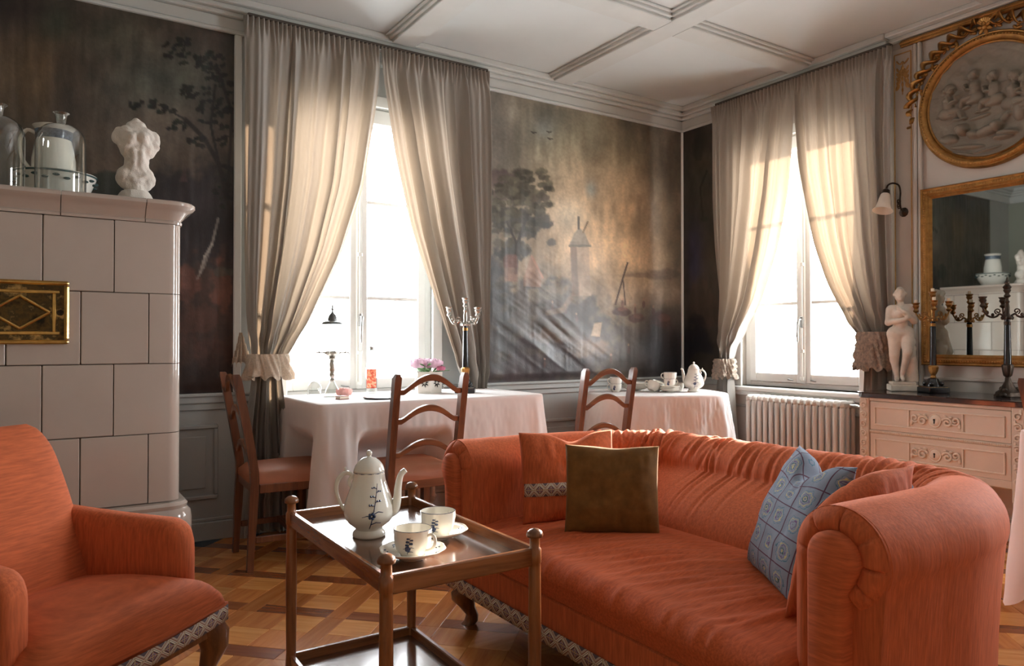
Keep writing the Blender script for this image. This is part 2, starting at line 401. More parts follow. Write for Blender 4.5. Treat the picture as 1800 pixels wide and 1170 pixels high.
# crown mouldings and frieze
crown = [(.030, 2.755, 2.776), (.018, 2.776, 2.842), (.045, 2.842, 2.866), (.072, 2.866, 2.893), (.10, 2.893, ZC)]
b = MB()
for d, a, c in crown: b.bb(X0, 0, -d, 0, a, c, .005)
struct(b.ob('trim_1', m_beam, smooth=0))
b = MB()
for d, a, c in crown: b.bb(-d, 0, -1.74, -.0, a, c, .005)
for d, a, c in ((.045, 2.876, 2.9), (.09, 2.9, ZC)): b.bb(-d, 0, Y0, -1.74, a, c, .005)
struct(b.ob('trim_2', m_beam, smooth=0))
b = MB(); b.bb(-.032, 0, Y0, -1.80, 2.834, 2.873, .006); b.bb(-.042, 0, Y0, -1.80, 2.848, 2.862, .005)
struct(b.ob('trim_3', m_gold, smooth=0))
b = MB()
for d, a, c in crown: b.bb(X0, X0+d, Y0, 0, a, c, .005); b.bb(X0, 0, Y0, Y0+d, a, c, .005)
struct(b.ob('trim_4', m_beam, smooth=0))
# vertical trims beside the murals and in the corner
b = MB(); b.bb(-3.475, -3.435, -.022, 0, .79, 2.755, .005); b.bb(-1.90, -1.872, -.016, 0, .79, 2.755, .004)
struct(b.ob('trim_5', m_white, smooth=0))
b = MB(); b.bb(-.022, 0, -.022, 0, .79, 2.755, .006)
struct(b.ob('trim_6', m_white, smooth=0))
# dado: rail, baseboard and raised panels
def rail_back(x0, x1, n):
    b = MB(); b.bb(x0, x1, -.03, 0, .735, .788, .006); b.bb(x0, x1, -.045, 0, .772, .79, .005); b.bb(x0, x1, -.016, 0, .70, .735, .004)
    struct(b.ob(n, m_wall, smooth=0))
rail_back(X0, -3.25, 'trim_7'); rail_back(-2.19, 0, 'trim_8')
b = MB(); b.bb(-.03, 0, -.53, -.03, .735, .788, .006); b.bb(-.045, 0, -.53, -.03, .772, .79, .005); b.bb(-.018, 0, -1.78, -.03, .585, .605, .005)
struct(b.ob('trim_9', m_wall, smooth=0))
struct(MB().bb(X0, 0, -.022, 0, 0, .10, .005).bb(X0, 0, -.014, 0, .10, .12, .004).ob('baseboard_back', m_wall, smooth=0))
struct(MB().bb(-.022, 0, Y0, -.022, 0, .10, .005).bb(-.014, 0, Y0, -.022, .10, .12, .004).ob('baseboard_right', m_wallr, smooth=0))
def raised_panel_back(x0, x1, z0, z1, parent):
    b = MB(); w = .022
    for a in ((x0, x1, z0, z0+w), (x0, x1, z1-w, z1), (x0, x0+w, z0+w, z1-w), (x1-w, x1, z0+w, z1-w)): b.bb(a[0], a[1], -.016, 0, a[2], a[3], .005)
    b.bb(x0+.06, x1-.06, -.01, 0, z0+.06, z1-.06, .008)
    b.ob('wall_panel', m_wall, parent, smooth=0)
raised_panel_back(-4.35, -3.55, .22, .62, wall_back); raised_panel_back(-5.4, -4.5, .22, .62, wall_back)
raised_panel_back(-1.9, -1.05, .2, .52, wall_back); raised_panel_back(-.95, -.1, .2, .52, wall_back)
# right wall panelling: pilaster strip beside the curtain, gilt lines
b = MB(); b.bb(-.02, 0, -1.875, -1.745, .10, 2.834, .004); struct(b.ob('trim_10', m_wallr, smooth=0))
b = MB()
for y in (-1.885, -1.912): b.bb(-.03, 0, y-.011, y+.011, .60, 2.834, .006)
b.bb(-.016, 0, -2.66, -1.92, .845, .862, .004)
struct(b.ob('trim_11', m_wallr, smooth=0))
b = MB()
for y in (-1.762, -1.862): b.bb(-.025, -.018, y-.0035, y+.0035, .90, 2.80, .002)
b.bb(-.025, -.018, -1.862, -1.762, 2.797, 2.803); b.bb(-.006, 0, -2.62, -1.93, .852, .858)
struct(b.ob('trim_12', m_gilt_paint, smooth=0))
# gilt ornament at the top of the pilaster strip
g = thing('gilt_ornament', 'small gilt trophy ornament at the top of the pilaster beside the curtain', 'ornament', (-.02, -1.812, 2.66))
b = MB()
for s in (-1, 1):
    b.tube([(0, s*.036, .10), (-.004, s*.026, .085), (-.004, s*.012, .075), (0, 0, .09)], .005, 6)
    for k in range(4):
        b.ball((-.002, s*(.012+.006*k), .03-.03*k), (.005, .012, .02), 8, 6, Matrix.Rotation(s*.5, 3, 'X'))
        b.ball((-.002, s*.03, .045-.028*k), (.004, .007, .015), 8, 6, Matrix.Rotation(-s*.4, 3, 'X'))
b.ob('foliage_sprig', m_gilt_paint, g)
b = MB(); b.tube([(0, 0, .09), (-.003, 0, -.11)], [.004, .003], 6)
for k in range(5): b.ball((-.003, 0, .05-.033*k), (.006, .010-.001*k, .014), 8, 6)
b.ob('torch_stem', m_gilt_paint, g)

# ------------------------------------------------------------------ parquet
t_tile1 = wood('oak_light', (190, 120, 62), (222, 154, 86), (236, 176, 108), axis=0, rough=.26, scale=9, coat=.45, rnd=.16)
t_tile2 = wood('oak_mid', (166, 98, 48), (198, 126, 66), (214, 146, 82), axis=1, rough=.26, scale=9, coat=.45, rnd=.16)
t_dark = wood('walnut_band', (104, 56, 30), (138, 78, 42), (160, 98, 56), axis=0, rough=.26, scale=9, coat=.45, rnd=.12)
t_strip = wood('oak_strip', (154, 90, 44), (186, 116, 60), (204, 136, 76), axis=1, rough=.26, scale=9, coat=.45, rnd=.14)
PR = .38; BW = .08; GAP = .0012
r2 = math.sqrt(.5)
def st(s, t): return ((s+t)*r2, (s-t)*r2)
pieces = []
for i in range(-26, 8):
    for j in range(-20, 24):
        s0 = -3.432+PR*i+PR*4; t0 = -1.42+PR*j
        pieces.append((3, s0+PR/2, t0+BW/2, PR, BW))
        pieces.append((2, s0+BW/2, t0+BW+(PR-BW)/2, BW, PR-BW))
        for a in range(2):
            for c in range(2):
                pieces.append(((a+c+i+j) % 2, s0+BW+(.5+a)*.15, t0+BW+(.5+c)*.15, .15, .15))
mats_ = (t_tile1, t_tile2, t_dark, t_strip); keep = []
for p in pieces:
    x, y = st(p[1], p[2])
    if X0+.02 < x < -.02 and Y0+.02 < y < -.02:
        u, v, d = project((x, y, 0))
        vis = d > .3 and -20 < u < 1820 and v < 1190 and not (-3.0 < x < -2.05 and -3.35 < y < -1.75) and not (x < -3.95 and y < -1.2) and not (-3.15 < x < -2 and y > -.7)
        keep.append((d if vis else 99, p, x, y))
keep.sort(key=lambda k: k[0])
ang = math.atan2(r2, r2)
cache = {}
for d, p, x, y in keep[:300]:
    k = (p[0], p[3], p[4])
    if k not in cache:
        me = MB().box((0, 0, -.004), (p[4]-GAP, p[3]-GAP, .008), .0012).mesh('parquet_piece', 0); me.materials.append(mats_[p[0]]); cache[k] = me
    o = bpy.data.objects.new('parquet_piece', cache[k]); COL.objects.link(o); o.parent = floor
    o.location = (x, y, 0); o.rotation_euler = (0, 0, -math.pi/4)
b = MB(); mi = []
R45 = Matrix.Rotation(-math.pi/4, 3, 'Z')
for d, p, x, y in keep[300:]:
    n = len(b.f); b.box((x, y, -.004), (p[4]-GAP, p[3]-GAP, .008), 0, R45); mi += [p[0]]*(len(b.f)-n)
me = b.mesh('parquet_field', 0)
for m in mats_: me.materials.append(m)
me.polygons.foreach_set('material_index', mi)
struct(link('parquet_field', me, None, floor), 'stuff')

# ------------------------------------------------------------------ windows
def make_window(name, w0, w1, axis):
    """local: x along the wall (0..w), y outward, z up; placed by matrix"""
    W = w1-w0; root = bpy.data.objects.new(name, None); COL.objects.link(root); struct(root)
    if axis == 'back': root.location = (w0, 0, 0); root.rotation_euler = (0, 0, 0)
    else: root.location = (0, w1, 0); root.rotation_euler = (0, 0, -math.pi/2)
    z0, z1 = WZ
    b = MB(); y0, y1 = .085, .15
    b.bb(0, .045, y0, y1, z0, z1, .004); b.bb(W-.045, W, y0, y1, z0, z1, .004); b.bb(.045, W-.045, y0, y1, z1-.06, z1, .004); b.bb(.045, W-.045, y0, y1, z0, z0+.035, .004)
    b.bb(0, W, .02, .085, z1-.1, z1, .01)
    b.ob('frame', m_white, root, smooth=0)
    b = MB(); b.bb(-.06, W+.06, -.055, .10, z0-.035, z0, .008); b.bb(-.05, W+.05, -.035, 0, z0-.065, z0-.035, .006); b.ob('window_sill', m_white, root, smooth=0)
    b = MB()
    for x in (-.03, W-.04): b.bb(x, x+.07, -.018, 0, z0, z1+.05, .005)
    b.bb(-.03, W+.03, -.018, 0, z1, z1+.07, .005); b.ob('architrave', m_white, root, smooth=0)
    mid = W/2
    for k, (a, c) in enumerate(((.045, mid-.002), (mid+.002, W-.045))):
        s = MB(); ys, ye = .075, .12; w = .055; zb = z0+.035; zt = z1-.06
        s.bb(a, a+w, ys, ye, zb, zt, .005); s.bb(c-w, c, ys, ye, zb, zt, .005); s.bb(a+w, c-w, ys, ye, zb, zb+.065, .005); s.bb(a+w, c-w, ys, ye, zt-.055, zt, .005)
        so = s.ob('sash', m_white, root, smooth=0)
        cuts = [zb+.065, 1.335, 1.93, zt-.055]
        for q in (1, 2): MB().bb(a+w, c-w, ys+.008, ye-.008, cuts[q]-.011, cuts[q]+.011, .003).ob('muntin', m_white, so, smooth=0)
        for q in range(3): MB().bb(a+w-.004, c-w+.004, .096, .099, cuts[q]-.002, cuts[q+1]+.002).ob('pane', m_pane, so, smooth=0)
    MB().bb(mid-.02, mid+.02, .062, .076, z0+.035, z1-.06, .006).ob('astragal', m_white, root, smooth=0)
    h = MB(); h.bb(mid-.012, mid+.012, .045, .062, 1.16, 1.24, .004); h.tube([(mid, .045, 1.22), (mid, .018, 1.215), (mid-.004, .014, 1.18), (mid-.006, .016, 1.10), (mid-.006, .02, 1.06)], [.008, .009, .008, .009, .006], 8)
    ho = h.ob('handle', m_steel, root)
    h = MB(); h.tube([(mid, .055, z0+.06), (mid, .055, z1-.1)], .006, 8)
    for zz in (z0+.07, 1.0, 1.6, 2.2): h.bb(mid-.014, mid+.014, .048, .064, zz-.012, zz+.012, .003)
    h.ob('bolt_rod', m_white, root)
    h = MB()
    for dx in (-.09, .09): h.tube([(mid+dx-.02, .07, z0+.06), (mid+dx-.02, .055, z0+.06), (mid+dx+.02, .05, z0+.055)], [.005, .006, .004], 6)
    h.ob('latch', m_steel, root)
    return root
make_window('window_1', WA[0], WA[1], 'back')
make_window('window_2', WB[0], WB[1], 'right')
make_window('added_window', WC[0], WC[1], 'right')  # unseen window added so daylight reaches the near sofa arm and armchair
# ------------------------------------------------------------------ painted canvas murals
def sstep(a, b_, x): t = np.clip((x-a)/(b_-a), 0, 1); return t*t*(3-2*t)
class Paint:
    def __init__(s, PX, PY, seed): s.x = PX; s.y = PY; s.c = np.zeros(PX.shape+(3,)); s.seed = seed
    def put(s, m, col): m = np.clip(m, 0, 1)[..., None]; s.c = s.c*(1-m)+np.array(col, float)*m
    def glow(s, cx, cy, rx, ry, col, k=1.0):
        d = ((s.x-cx)/rx)**2+((s.y-cy)/ry)**2; s.put(k*np.exp(-d), col)
    def blob(s, cx, cy, rx, ry, col, k=1.0, n=.5, fs=.06, soft=.25, seed=0):
        d = np.sqrt(((s.x-cx)/rx)**2+((s.y-cy)/ry)**2)+n*(fbm(s.x*fs+7.3*seed, s.y*fs+3.1*seed, 4, 11+seed)-.5)*2
        s.put(k*(1-sstep(1-soft, 1+soft*.3, d)), col)
    def line(s, pts, w, col, k=1.0):
        for (x0, y0), (x1, y1) in zip(pts[:-1], pts[1:]):
            dx, dy = x1-x0, y1-y0; L = dx*dx+dy*dy+1e-9; t = np.clip(((s.x-x0)*dx+(s.y-y0)*dy)/L, 0, 1)
            d = np.hypot(s.x-x0-t*dx, s.y-y0-t*dy); s.put(k*(1-sstep(w*.6, w*1.3, d)), col)
    def poly(s, P, col, k=1.0, soft=1.2):
        n = len(P); area = sum(P[i][0]*P[(i+1) % n][1]-P[(i+1) % n][0]*P[i][1] for i in range(n)); sg = 1 if area > 0 else -1
        m = np.full(s.x.shape, 1e9)
        for i in range(n):
            (x0, y0), (x1, y1) = P[i], P[(i+1) % n]; L = math.hypot(x1-x0, y1-y0)
            m = np.minimum(m, sg*((x1-x0)*(s.y-y0)-(y1-y0)*(s.x-x0))/L)
        s.put(k*sstep(-soft, soft, m), col)
def mural(name, label, axis, a0, a1, z0, z1, painter, wrinkle, step=.0075, seed=0):
    n = int((a1-a0)/step)+1; m = int((z1-z0)/step)+1
    A, Z = np.meshgrid(np.linspace(a0, a1, n), np.linspace(z0, z1, m), indexing='ij')
    plane = -.006
    Pw = np.stack([A, np.full_like(A, plane), Z], -1) if axis == 1 else np.stack([np.full_like(A, plane), A, Z], -1)
    V = Pw-np.array(CAM); d = V @ np.array(_f); PX = 900+FPX*(V @ np.array(_r))/d; PY = 585-FPX*(V @ np.array(_u))/d
    pt = Paint(PX, PY, seed); painter(pt)
    pt.c = pt.c*.76+pt.c.mean(-1, keepdims=True)*.24
    c = np.clip(pt.c, 0, 255)/255; c = np.where(c <= .04045, c/12.92, ((c+.055)/1.055)**2.4)
    h = wrinkle(A, Z, PX, PY); edge = np.minimum(np.minimum(A-a0, a1-A), np.minimum(Z-z0, z1-Z)); h = h*sstep(0, .06, edge)+.002
    if axis == 1: Pw[..., 1] -= h
    else: Pw[..., 0] -= h
    g = MB().grid(Pw if axis == 0 else Pw[::-1]); C_ = c if axis == 0 else c[::-1]
    me = g.mesh(name, 180)
    # thickness: folded-back rim
    at = me.color_attributes.new('Col', 'FLOAT_COLOR', 'POINT')
    at.data.foreach_set('color', np.concatenate([C_.reshape(-1, 3), np.ones((C_.size//3, 1))], 1).ravel())
    o = link(name, me, m_canvas)
    return tag(o, label, 'mural')
m_canvas = vcol('painted_canvas', rough=.30, bump=.35, bscale=(90, 90, 12))
def mottled(p, base, amt=26, fs=.012, streak=True):
    n = fbm(p.x*fs, p.y*fs*1.2, 5, 3)-.5
    for k in range(3): p.c[..., k] = base[k]*(1+n*amt/50)
def paint_right(p):
    mottled(p, (112, 100, 84), 18)
    p.glow(900, 240, 120, 130, (112, 106, 92), .8); p.glow(1010, 240, 110, 70, (112, 112, 92), .7)
    p.glow(955, 225, 22, 22, (112, 122, 122), .7); p.glow(1115, 270, 50, 50, (100, 104, 82), .7)
    p.glow(1190, 330, 90, 150, (84, 72, 58), .85)
    p.glow(1040, 420, 110, 130, (196, 164, 124), .9); p.glow(1110, 420, 50, 110, (190, 156, 116), .6)
    p.glow(1038, 333, 9, 14, (140, 150, 150), .8); p.glow(1000, 380, 30, 30, (150, 150, 136), .5)
    p.glow(1190, 250, 60, 60, (70, 62, 54), .7); p.glow(870, 240, 40, 140, (96, 92, 86), .7)
    p.blob(1130, 520, 110, 26, (168, 144, 118), .8, n=.2, soft=.7, seed=1)           # water
    p.blob(1170, 482, 60, 10, (92, 78, 68), .7, n=.6, soft=.5, seed=2); p.blob(1120, 484, 50, 4, (110, 92, 80), .6, n=.5, soft=.6, seed=22)
    p.glow(1170, 620, 90, 80, (48, 42, 44), .95); p.glow(1200, 660, 60, 70, (30, 28, 34), .9)
    p.blob(930, 590, 190, 105, (66, 58, 54), .95, n=.35, soft=.35, seed=3)           # near bank
    p.blob(900, 640, 180, 60, (54, 46, 50), .9, n=.3, soft=.5, seed=31)
    p.blob(870, 560, 40, 120, (62, 64, 66), .9, n=.4, soft=.4, seed=4)
    p.blob(1035, 610, 50, 20, (120, 92, 70), .7, n=.6, soft=.6, seed=5); p.blob(990, 590, 60, 16, (96, 72, 58), .6, n=.6, soft=.6, seed=6)
    p.blob(960, 500, 40, 40, (104, 96, 84), .6, n=.4, soft=.5, seed=7)
    for i, (cx, cy, r, c) in enumerate(((905, 340, 26, (72, 66, 56)), (915, 310, 18, (80, 72, 60)), (930, 350, 22, (66, 62, 54)), (895, 385, 34, (58, 56, 50)), (940, 345, 16, (76, 68, 56)),
                                        (950, 385, 16, (70, 64, 56)), (960, 395, 12, (74, 66, 58)), (925, 400, 26, (60, 58, 52)), (900, 440, 30, (58, 58, 54)), (880, 315, 22, (84, 70, 66)), (873, 345, 18, (76, 64, 60)), (955, 348, 10, (80, 70, 60)), (968, 425, 9, (96, 88, 76)))):
        p.blob(cx, cy, r, r*.8, c, .95, n=.55, fs=.11, soft=.3, seed=40+i)
    rt = np.random.RandomState(17)
    for k in range(150):
        a_ = rt.uniform(0, 6.28); q_ = math.sqrt(rt.rand()); cx, cy = 912+q_*58*math.cos(a_), 372+q_*72*math.sin(a_)-(18 if math.cos(a_) > .3 else 0)
        tn_ = rt.uniform(.72, 1.45); p.blob(cx, cy, rt.uniform(5, 11), rt.uniform(4, 7), (62*tn_, 58*tn_, 46*tn_), .8, n=.5, fs=.2, soft=.4, seed=200+k)
    for k in range(70):
        cx, cy = rt.uniform(866, 1010), rt.uniform(480, 670); tn_ = rt.uniform(.7, 1.5); p.blob(cx, cy, rt.uniform(6, 16), rt.uniform(3, 9), (66*tn_, 60*tn_, 52*tn_), .5, n=.6, fs=.12, soft=.6, seed=400+k)
    p.line([(905, 480), (908, 430), (925, 380)], 3, (50, 44, 40)); p.line([(908, 430), (890, 390)], 2, (50, 44, 40))
    p.poly([(885, 470), (893, 450), (908, 450), (908, 495), (885, 495)], (122, 88, 74), .7); p.poly([(918, 490), (932, 450), (950, 486), (948, 505), (918, 503)], (130, 96, 78), .75)
    p.poly([(884, 453), (890, 447), (906, 447), (909, 470), (884, 470)], (104, 68, 58), .75); p.line([(933, 450), (952, 488)], 2, (150, 110, 90))
    p.poly([(1001, 425), (1034, 425), (1036, 520), (1003, 520)], (150, 128, 106), .9); p.poly([(1001, 425), (1012, 425), (1014, 520), (1003, 520)], (110, 92, 80), .8)
    p.poly([(1000, 432), (1008, 410), (1017, 400), (1026, 408), (1036, 432)], (116, 108, 96), .8); p.line([(1016, 402), (1016, 382)], 2, (80, 72, 64)); p.line([(1024, 408), (1032, 390)], 1.5, (110, 92, 70))
    p.line([(1000, 432), (1036, 432)], 2.2, (92, 84, 74)); p.line([(1102, 462), (1080, 535)], 1.6, (66, 48, 42)); p.line([(1094, 490), (1098, 536)], 1.2, (70, 52, 46))
    for cx, cy, rx, ry in ((1090, 548, 17, 8), (1118, 560, 16, 9), (1162, 563, 20, 14)):
        p.blob(cx, cy, rx, ry, (74, 52, 48), .9, n=.35, seed=int(cx)); p.blob(cx+3, cy-5, rx*.6, ry*.5, (100, 68, 58), .8, n=.3, seed=int(cx)+1)
    for x, y in ((1147, 548), (1093, 535), (1115, 545), (1103, 615), (1072, 632), (968, 540), (990, 545), (1130, 535), (955, 640), (1010, 560)):
        p.blob(x, y, 2.8, 7, (92, 62, 56), .75, n=.2, seed=int(x)+int(y)); p.blob(x, y-9, 2, 2.4, (150, 112, 92), .8, n=.1, seed=int(x))
    p.poly([(1035, 590), (1042, 568), (1056, 566), (1052, 592)], (168, 140, 110), .8); p.line([(1000, 525), (985, 545), (960, 550)], 5, (120, 98, 82), .7)
    for x, y in ((937, 234), (964, 233), (966, 245)): p.line([(x-4, y-2), (x, y), (x+4, y-1)], 1.2, (60, 54, 48))
    n = fbm(p.x*.09, p.y*.03, 4, 21)-.5; p.c *= 1.22*(1+n*.35)[..., None]
    v = vnoise(p.x*.16, p.y*.012, 8)-.5; p.c *= (1+v*.09)[..., None]
    g2 = fbm(p.x*.35, p.y*.35, 2, 51)-.5; p.c *= (1+g2*.16)[..., None]; w_ = fbm(p.x*.02+9, p.y*.02, 4, 52)-.5; p.c *= (1+w_*.5)[..., None]*np.array([1.0, .99, .97])
def wr_right(A, Z, PX, PY):
    q = (PX-880)*.62-(PY-430)*.785      # across the diagonal folds
    r = (PX-880)*.785+(PY-430)*.62
    n = fbm(q*.05+.4*fbm(q*.02, r*.01, 3, 5), r*.006, 3, 6); m = np.exp(-((PX-980)/110)**2-((PY-560)/95)**2)
    ver = fbm(PX*.07, PY*.006, 3, 9)
    return m*.030*n+.006*ver+.004*fbm(PX*.012, PY*.012, 2, 14)
def paint_left(p):
    mottled(p, (64, 54, 44), 24)
    p.glow(60, 130, 80, 120, (82, 60, 34), .7); p.glow(30, 20, 80, 40, (34, 26, 24), .8); p.glow(100, 40, 30, 30, (58, 70, 52), .6)
    p.glow(290, 150, 90, 60, (64, 72, 62), .8); p.glow(200, 60, 60, 40, (62, 66, 50), .5); p.glow(270, 230, 90, 60, (96, 84, 72), .8); p.glow(190, 300, 60, 70, (84, 66, 50), .6)
    p.glow(120, 180, 30, 80, (44, 36, 30), .7); p.glow(400, 40, 60, 40, (60, 52, 50), .5)
    p.blob(190, 330, 40, 30, (36, 38, 30), .95, n=.5, seed=3); p.blob(340, 390, 130, 100, (38, 32, 34), .97, n=.35, soft=.3, seed=4)
    p.poly([(305, 300), (310, 250), (318, 250), (322, 275), (330, 280), (334, 270), (340, 272), (358, 285), (358, 320), (300, 320)], (68, 50, 48), .9)
    p.blob(370, 600, 110, 150, (58, 38, 32), .95, n=.4, soft=.35, seed=5)
    p.blob(330, 500, 20, 40, (96, 54, 40), .8, n=.5, seed=6); p.blob(390, 510, 20, 50, (102, 58, 42), .75, n=.5, seed=7); p.blob(345, 560, 40, 30, (84, 50, 38), .6, n=.6, seed=8); p.blob(380, 620, 40, 25, (72, 42, 34), .6, n=.6, seed=9)
    p.blob(395, 478, 22, 8, (66, 66, 54), .7, n=.6, seed=10); p.blob(370, 690, 80, 60, (34, 28, 28), .8, n=.4, soft=.5, seed=12)
    p.line([(383, 385), (372, 430), (360, 450), (352, 478)], 2.4, (140, 134, 122), .75); p.line([(368, 440), (358, 470), (346, 490)], 2.0, (124, 118, 108), .6)
    p.line([(415, 420), (385, 290), (360, 245), (325, 210)], 4, (36, 30, 28)); p.line([(400, 330), (408, 200), (385, 130)], 3, (36, 30, 28)); p.line([(385, 290), (370, 220), (378, 150)], 2.4, (34, 28, 26)); p.line([(325, 210), (280, 185)], 1.6, (34, 30, 28))
    rs = np.random.RandomState(5)
    for i, (cx, cy, rx, ry) in enumerate(((310, 90, 28, 14), (335, 105, 24, 12), (360, 110, 22, 14), (385, 105, 22, 16), (318, 75, 14, 8), (345, 160, 30, 10), (370, 130, 14, 14), (250, 183, 26, 8), (285, 190, 28, 10), (310, 220, 18, 9), (330, 165, 16, 8), (375, 200, 26, 20), (400, 190, 22, 20), (400, 240, 20, 22), (345, 250, 18, 9), (400, 150, 18, 24), (405, 300, 18, 30), (390, 345, 20, 20), (365, 185, 20, 9))):
        for k in range(13):
            p.blob(cx+rs.uniform(-1, 1)*rx*.9, cy+rs.uniform(-1, 1)*ry*.9, rs.uniform(3, 7), rs.uniform(2.5, 5), (17+rs.randint(12), 19+rs.randint(12), 16+rs.randint(9)), .9, n=.4, fs=.2, seed=60+i*13+k)
    n = fbm(p.x*.09, p.y*.02, 4, 31)-.5; p.c *= (1+n*.35)[..., None]
    w_ = fbm(p.x*.025+3, p.y*.025, 4, 62)-.5; g2 = fbm(p.x*.3, p.y*.3, 2, 63)-.5; p.c *= 1.22*(1+w_*.55+g2*.18)[..., None]
def wr_left(A, Z, PX, PY): return .006*fbm(PX*.06, PY*.006, 3, 19)+.003*fbm(PX*.02, PY*.02, 2, 24)
def paint_corner(p):
    mottled(p, (58, 52, 46), 24)
    p.glow(1230, 320, 22, 60, (70, 70, 58), .7); p.glow(1222, 450, 14, 60, (48, 50, 92), .8); p.glow(1240, 280, 20, 20, (84, 74, 60), .6)
    p.blob(1235, 540, 26, 50, (72, 58, 48), .7, n=.5, seed=2); p.blob(1225, 610, 30, 50, (26, 26, 34), .9, n=.4, seed=3); p.blob(1240, 640, 26, 20, (56, 46, 34), .8, n=.5, seed=4)
    p.line([(1236, 380), (1232, 330), (1244, 300)], 1.6, (40, 36, 32)); p.blob(1240, 385, 8, 6, (36, 40, 32), .9, n=.4, seed=5); p.blob(1228, 250, 10, 30, (44, 44, 40), .6, n=.5, seed=6)
    n = fbm(p.x*.12, p.y*.04, 4, 41)-.5; p.c *= (1+n*.5)[..., None]
mural('wall_painting', 'large faded canvas mural of a harbour tower, boats and trees between the curtains', 1, -1.872, -.022, .79, 2.755, paint_right, wr_right, seed=1)
mural('wall_painting', 'dark canvas mural with leafy tree, ruin and waterfall behind the white tiled stove', 1, -5.2, -3.475, .79, 2.755, paint_left, wr_left, step=.0072, seed=2)
mural('wall_painting', 'narrow dark strip of mural in the corner beside the sunlit curtain', 0, -.53, -.022, .79, 2.755, paint_corner, wr_left, step=.009, seed=3)
# ------------------------------------------------------------------ curtains
def curtain(label, axis, zs, inner, outer, ztie, nf, seed, d0=.125):
    zs = np.array(zs); nz, nu = 150, 240; rs = np.random.RandomState(seed)
    Z = np.concatenate([np.linspace(2.83, 2.70, 24, endpoint=False), np.linspace(2.70, .02, nz-24)])
    order = np.argsort(zs); I = np.interp(Z, zs[order], np.array(inner)[order]); O = np.interp(Z, zs[order], np.array(outer)[order])
    k = 7; ker = np.ones(k)/k
    sm = lambda a: np.convolve(np.pad(a, k//2, 'edge'), ker, 'valid')
    I = sm(I); O = sm(O); U = np.linspace(0, 1, nu)
    ph = 2*np.pi*nf*.62*U+1.6*np.sin(2*np.pi*(U*2.3+rs.rand()))+.8*np.sin(2*np.pi*(U*5.1+rs.rand()))
    amp = .6+.4*np.sin(2*np.pi*(U*3.7+rs.rand()))
    P = np.zeros((nz, nu, 3)); wtop = abs(O[0]-I[0])
    for i, z in enumerate(Z):
        w = abs(O[i]-I[i])/wtop; hd = np.exp(-((2.83-z)/.095)**2); tie = np.exp(-((z-ztie)/.10)**2)
        body = (.040*(.45+.55*min(1, (2.83-z)/.5))*(1+.5*(1-w)))*(1-.45*tie)
        f = body*(1-hd*.85)*amp*np.sin(ph+.35*np.sin(z*2.1+U*4))+.014*hd*np.sin(2*np.pi*nf*2.6*U+3*np.sin(9*U))+.004*(1-hd)*np.sin(2*np.pi*nf*1.7*U+2*np.sin(6*U)+z*1.3)*(.3+.7*w)
        bul = .035*(1-w)*np.sin(np.pi*U)*(z > .2)        # the gathered cloth bulges into the room
        s = I[i]+(O[i]-I[i])*(U+.012*np.sin(ph*1.0+.6)*(1-hd))
        dep = d0+f+bul+.012*np.sin(z*3+U*7)*(1-hd)
        if z < ztie+.35 and z > ztie-.05:                # slack creases above the tie
            dep = dep+.010*np.sin(38*(z+.35*U))*np.exp(-((z-ztie-.14)/.10)**2)
        zz = z+.02*(1-w)*np.sin(np.pi*U) if z < 2.6 else z
        P[i, :, 2] = zz
        if axis == 1: P[i, :, 0] = s; P[i, :, 1] = -dep
        else: P[i, :, 1] = s; P[i, :, 0] = -dep
    o = MB().grid(P).ob('curtain', m_curtain, smooth=180)
    return tag(o, label, 'curtain', 'tied-back beige linen curtains')
cuA = curtain('beige linen curtain tied to the side nearest the white tiled stove', 1,
    [2.83, 2.667, 2.423, 1.973, 1.561, 1.163, .96, .90, .6, .02], [-2.672, -2.665, -2.694, -2.764, -2.902, -3.10, -3.235, -3.25, -3.22, -3.17],
    [-3.452, -3.452, -3.45, -3.449, -3.443, -3.43, -3.40, -3.40, -3.44, -3.47], .93, 11, 1)
cuB = curtain('beige linen curtain hanging between the harbour mural and the bright window', 1,
    [2.83, 2.667, 2.2, 1.763, 1.35, .922, .777, .70, .4, .02], [-2.66, -2.665, -2.584, -2.47, -2.315, -2.154, -2.104, -2.10, -2.12, -2.14],
    [-1.893, -1.89, -1.887, -1.884, -1.90, -1.92, -1.935, -1.935, -1.91, -1.89], .74, 11, 2)
cuC = curtain('beige linen curtain tied back beside the room corner above the laid corner table', 0,
    [2.83, 2.637, 2.11, 1.734, 1.347, 1.107, .962, .88, .5, .02], [-1.115, -1.12, -1.059, -.966, -.822, -.671, -.60, -.595, -.62, -.66],
    [-.423, -.425, -.428, -.44, -.478, -.50, -.518, -.524, -.49, -.46], .90, 10, 3)
cuD = curtain('sunlit beige curtain tied with crocheted lace behind the marble statue', 0,
    [2.83, 2.714, 2.205, 1.699, 1.432, 1.209, 1.084, .95, .893, .5, .02], [-1.12, -1.12, -1.17, -1.274, -1.375, -1.511, -1.605, -1.64, -1.648, -1.63, -1.62],
    [-1.811, -1.81, -1.80, -1.798, -1.798, -1.80, -1.80, -1.795, -1.79, -1.79, -1.79], 1.02, 10, 4)
def curtain_rail(label, axis, a0, a1):
    b = MB()
    if axis == 1: b.bb(a0, a1, -.125, -.085, 2.832, 2.85, .004)
    else: b.bb(-.125, -.085, a0, a1, 2.832, 2.85, .004)
    tag(b.ob('curtain_rail', m_dark_rail, smooth=0), label, 'curtain rail')
m_dark_rail = M('dark_rail', (70, 62, 54), .6)
curtain_rail('dark narrow curtain rail under the ceiling above the table window', 1, -3.43, -1.91)
curtain_rail('dark narrow curtain rail under the ceiling above the radiator window', 0, -1.79, -.45)
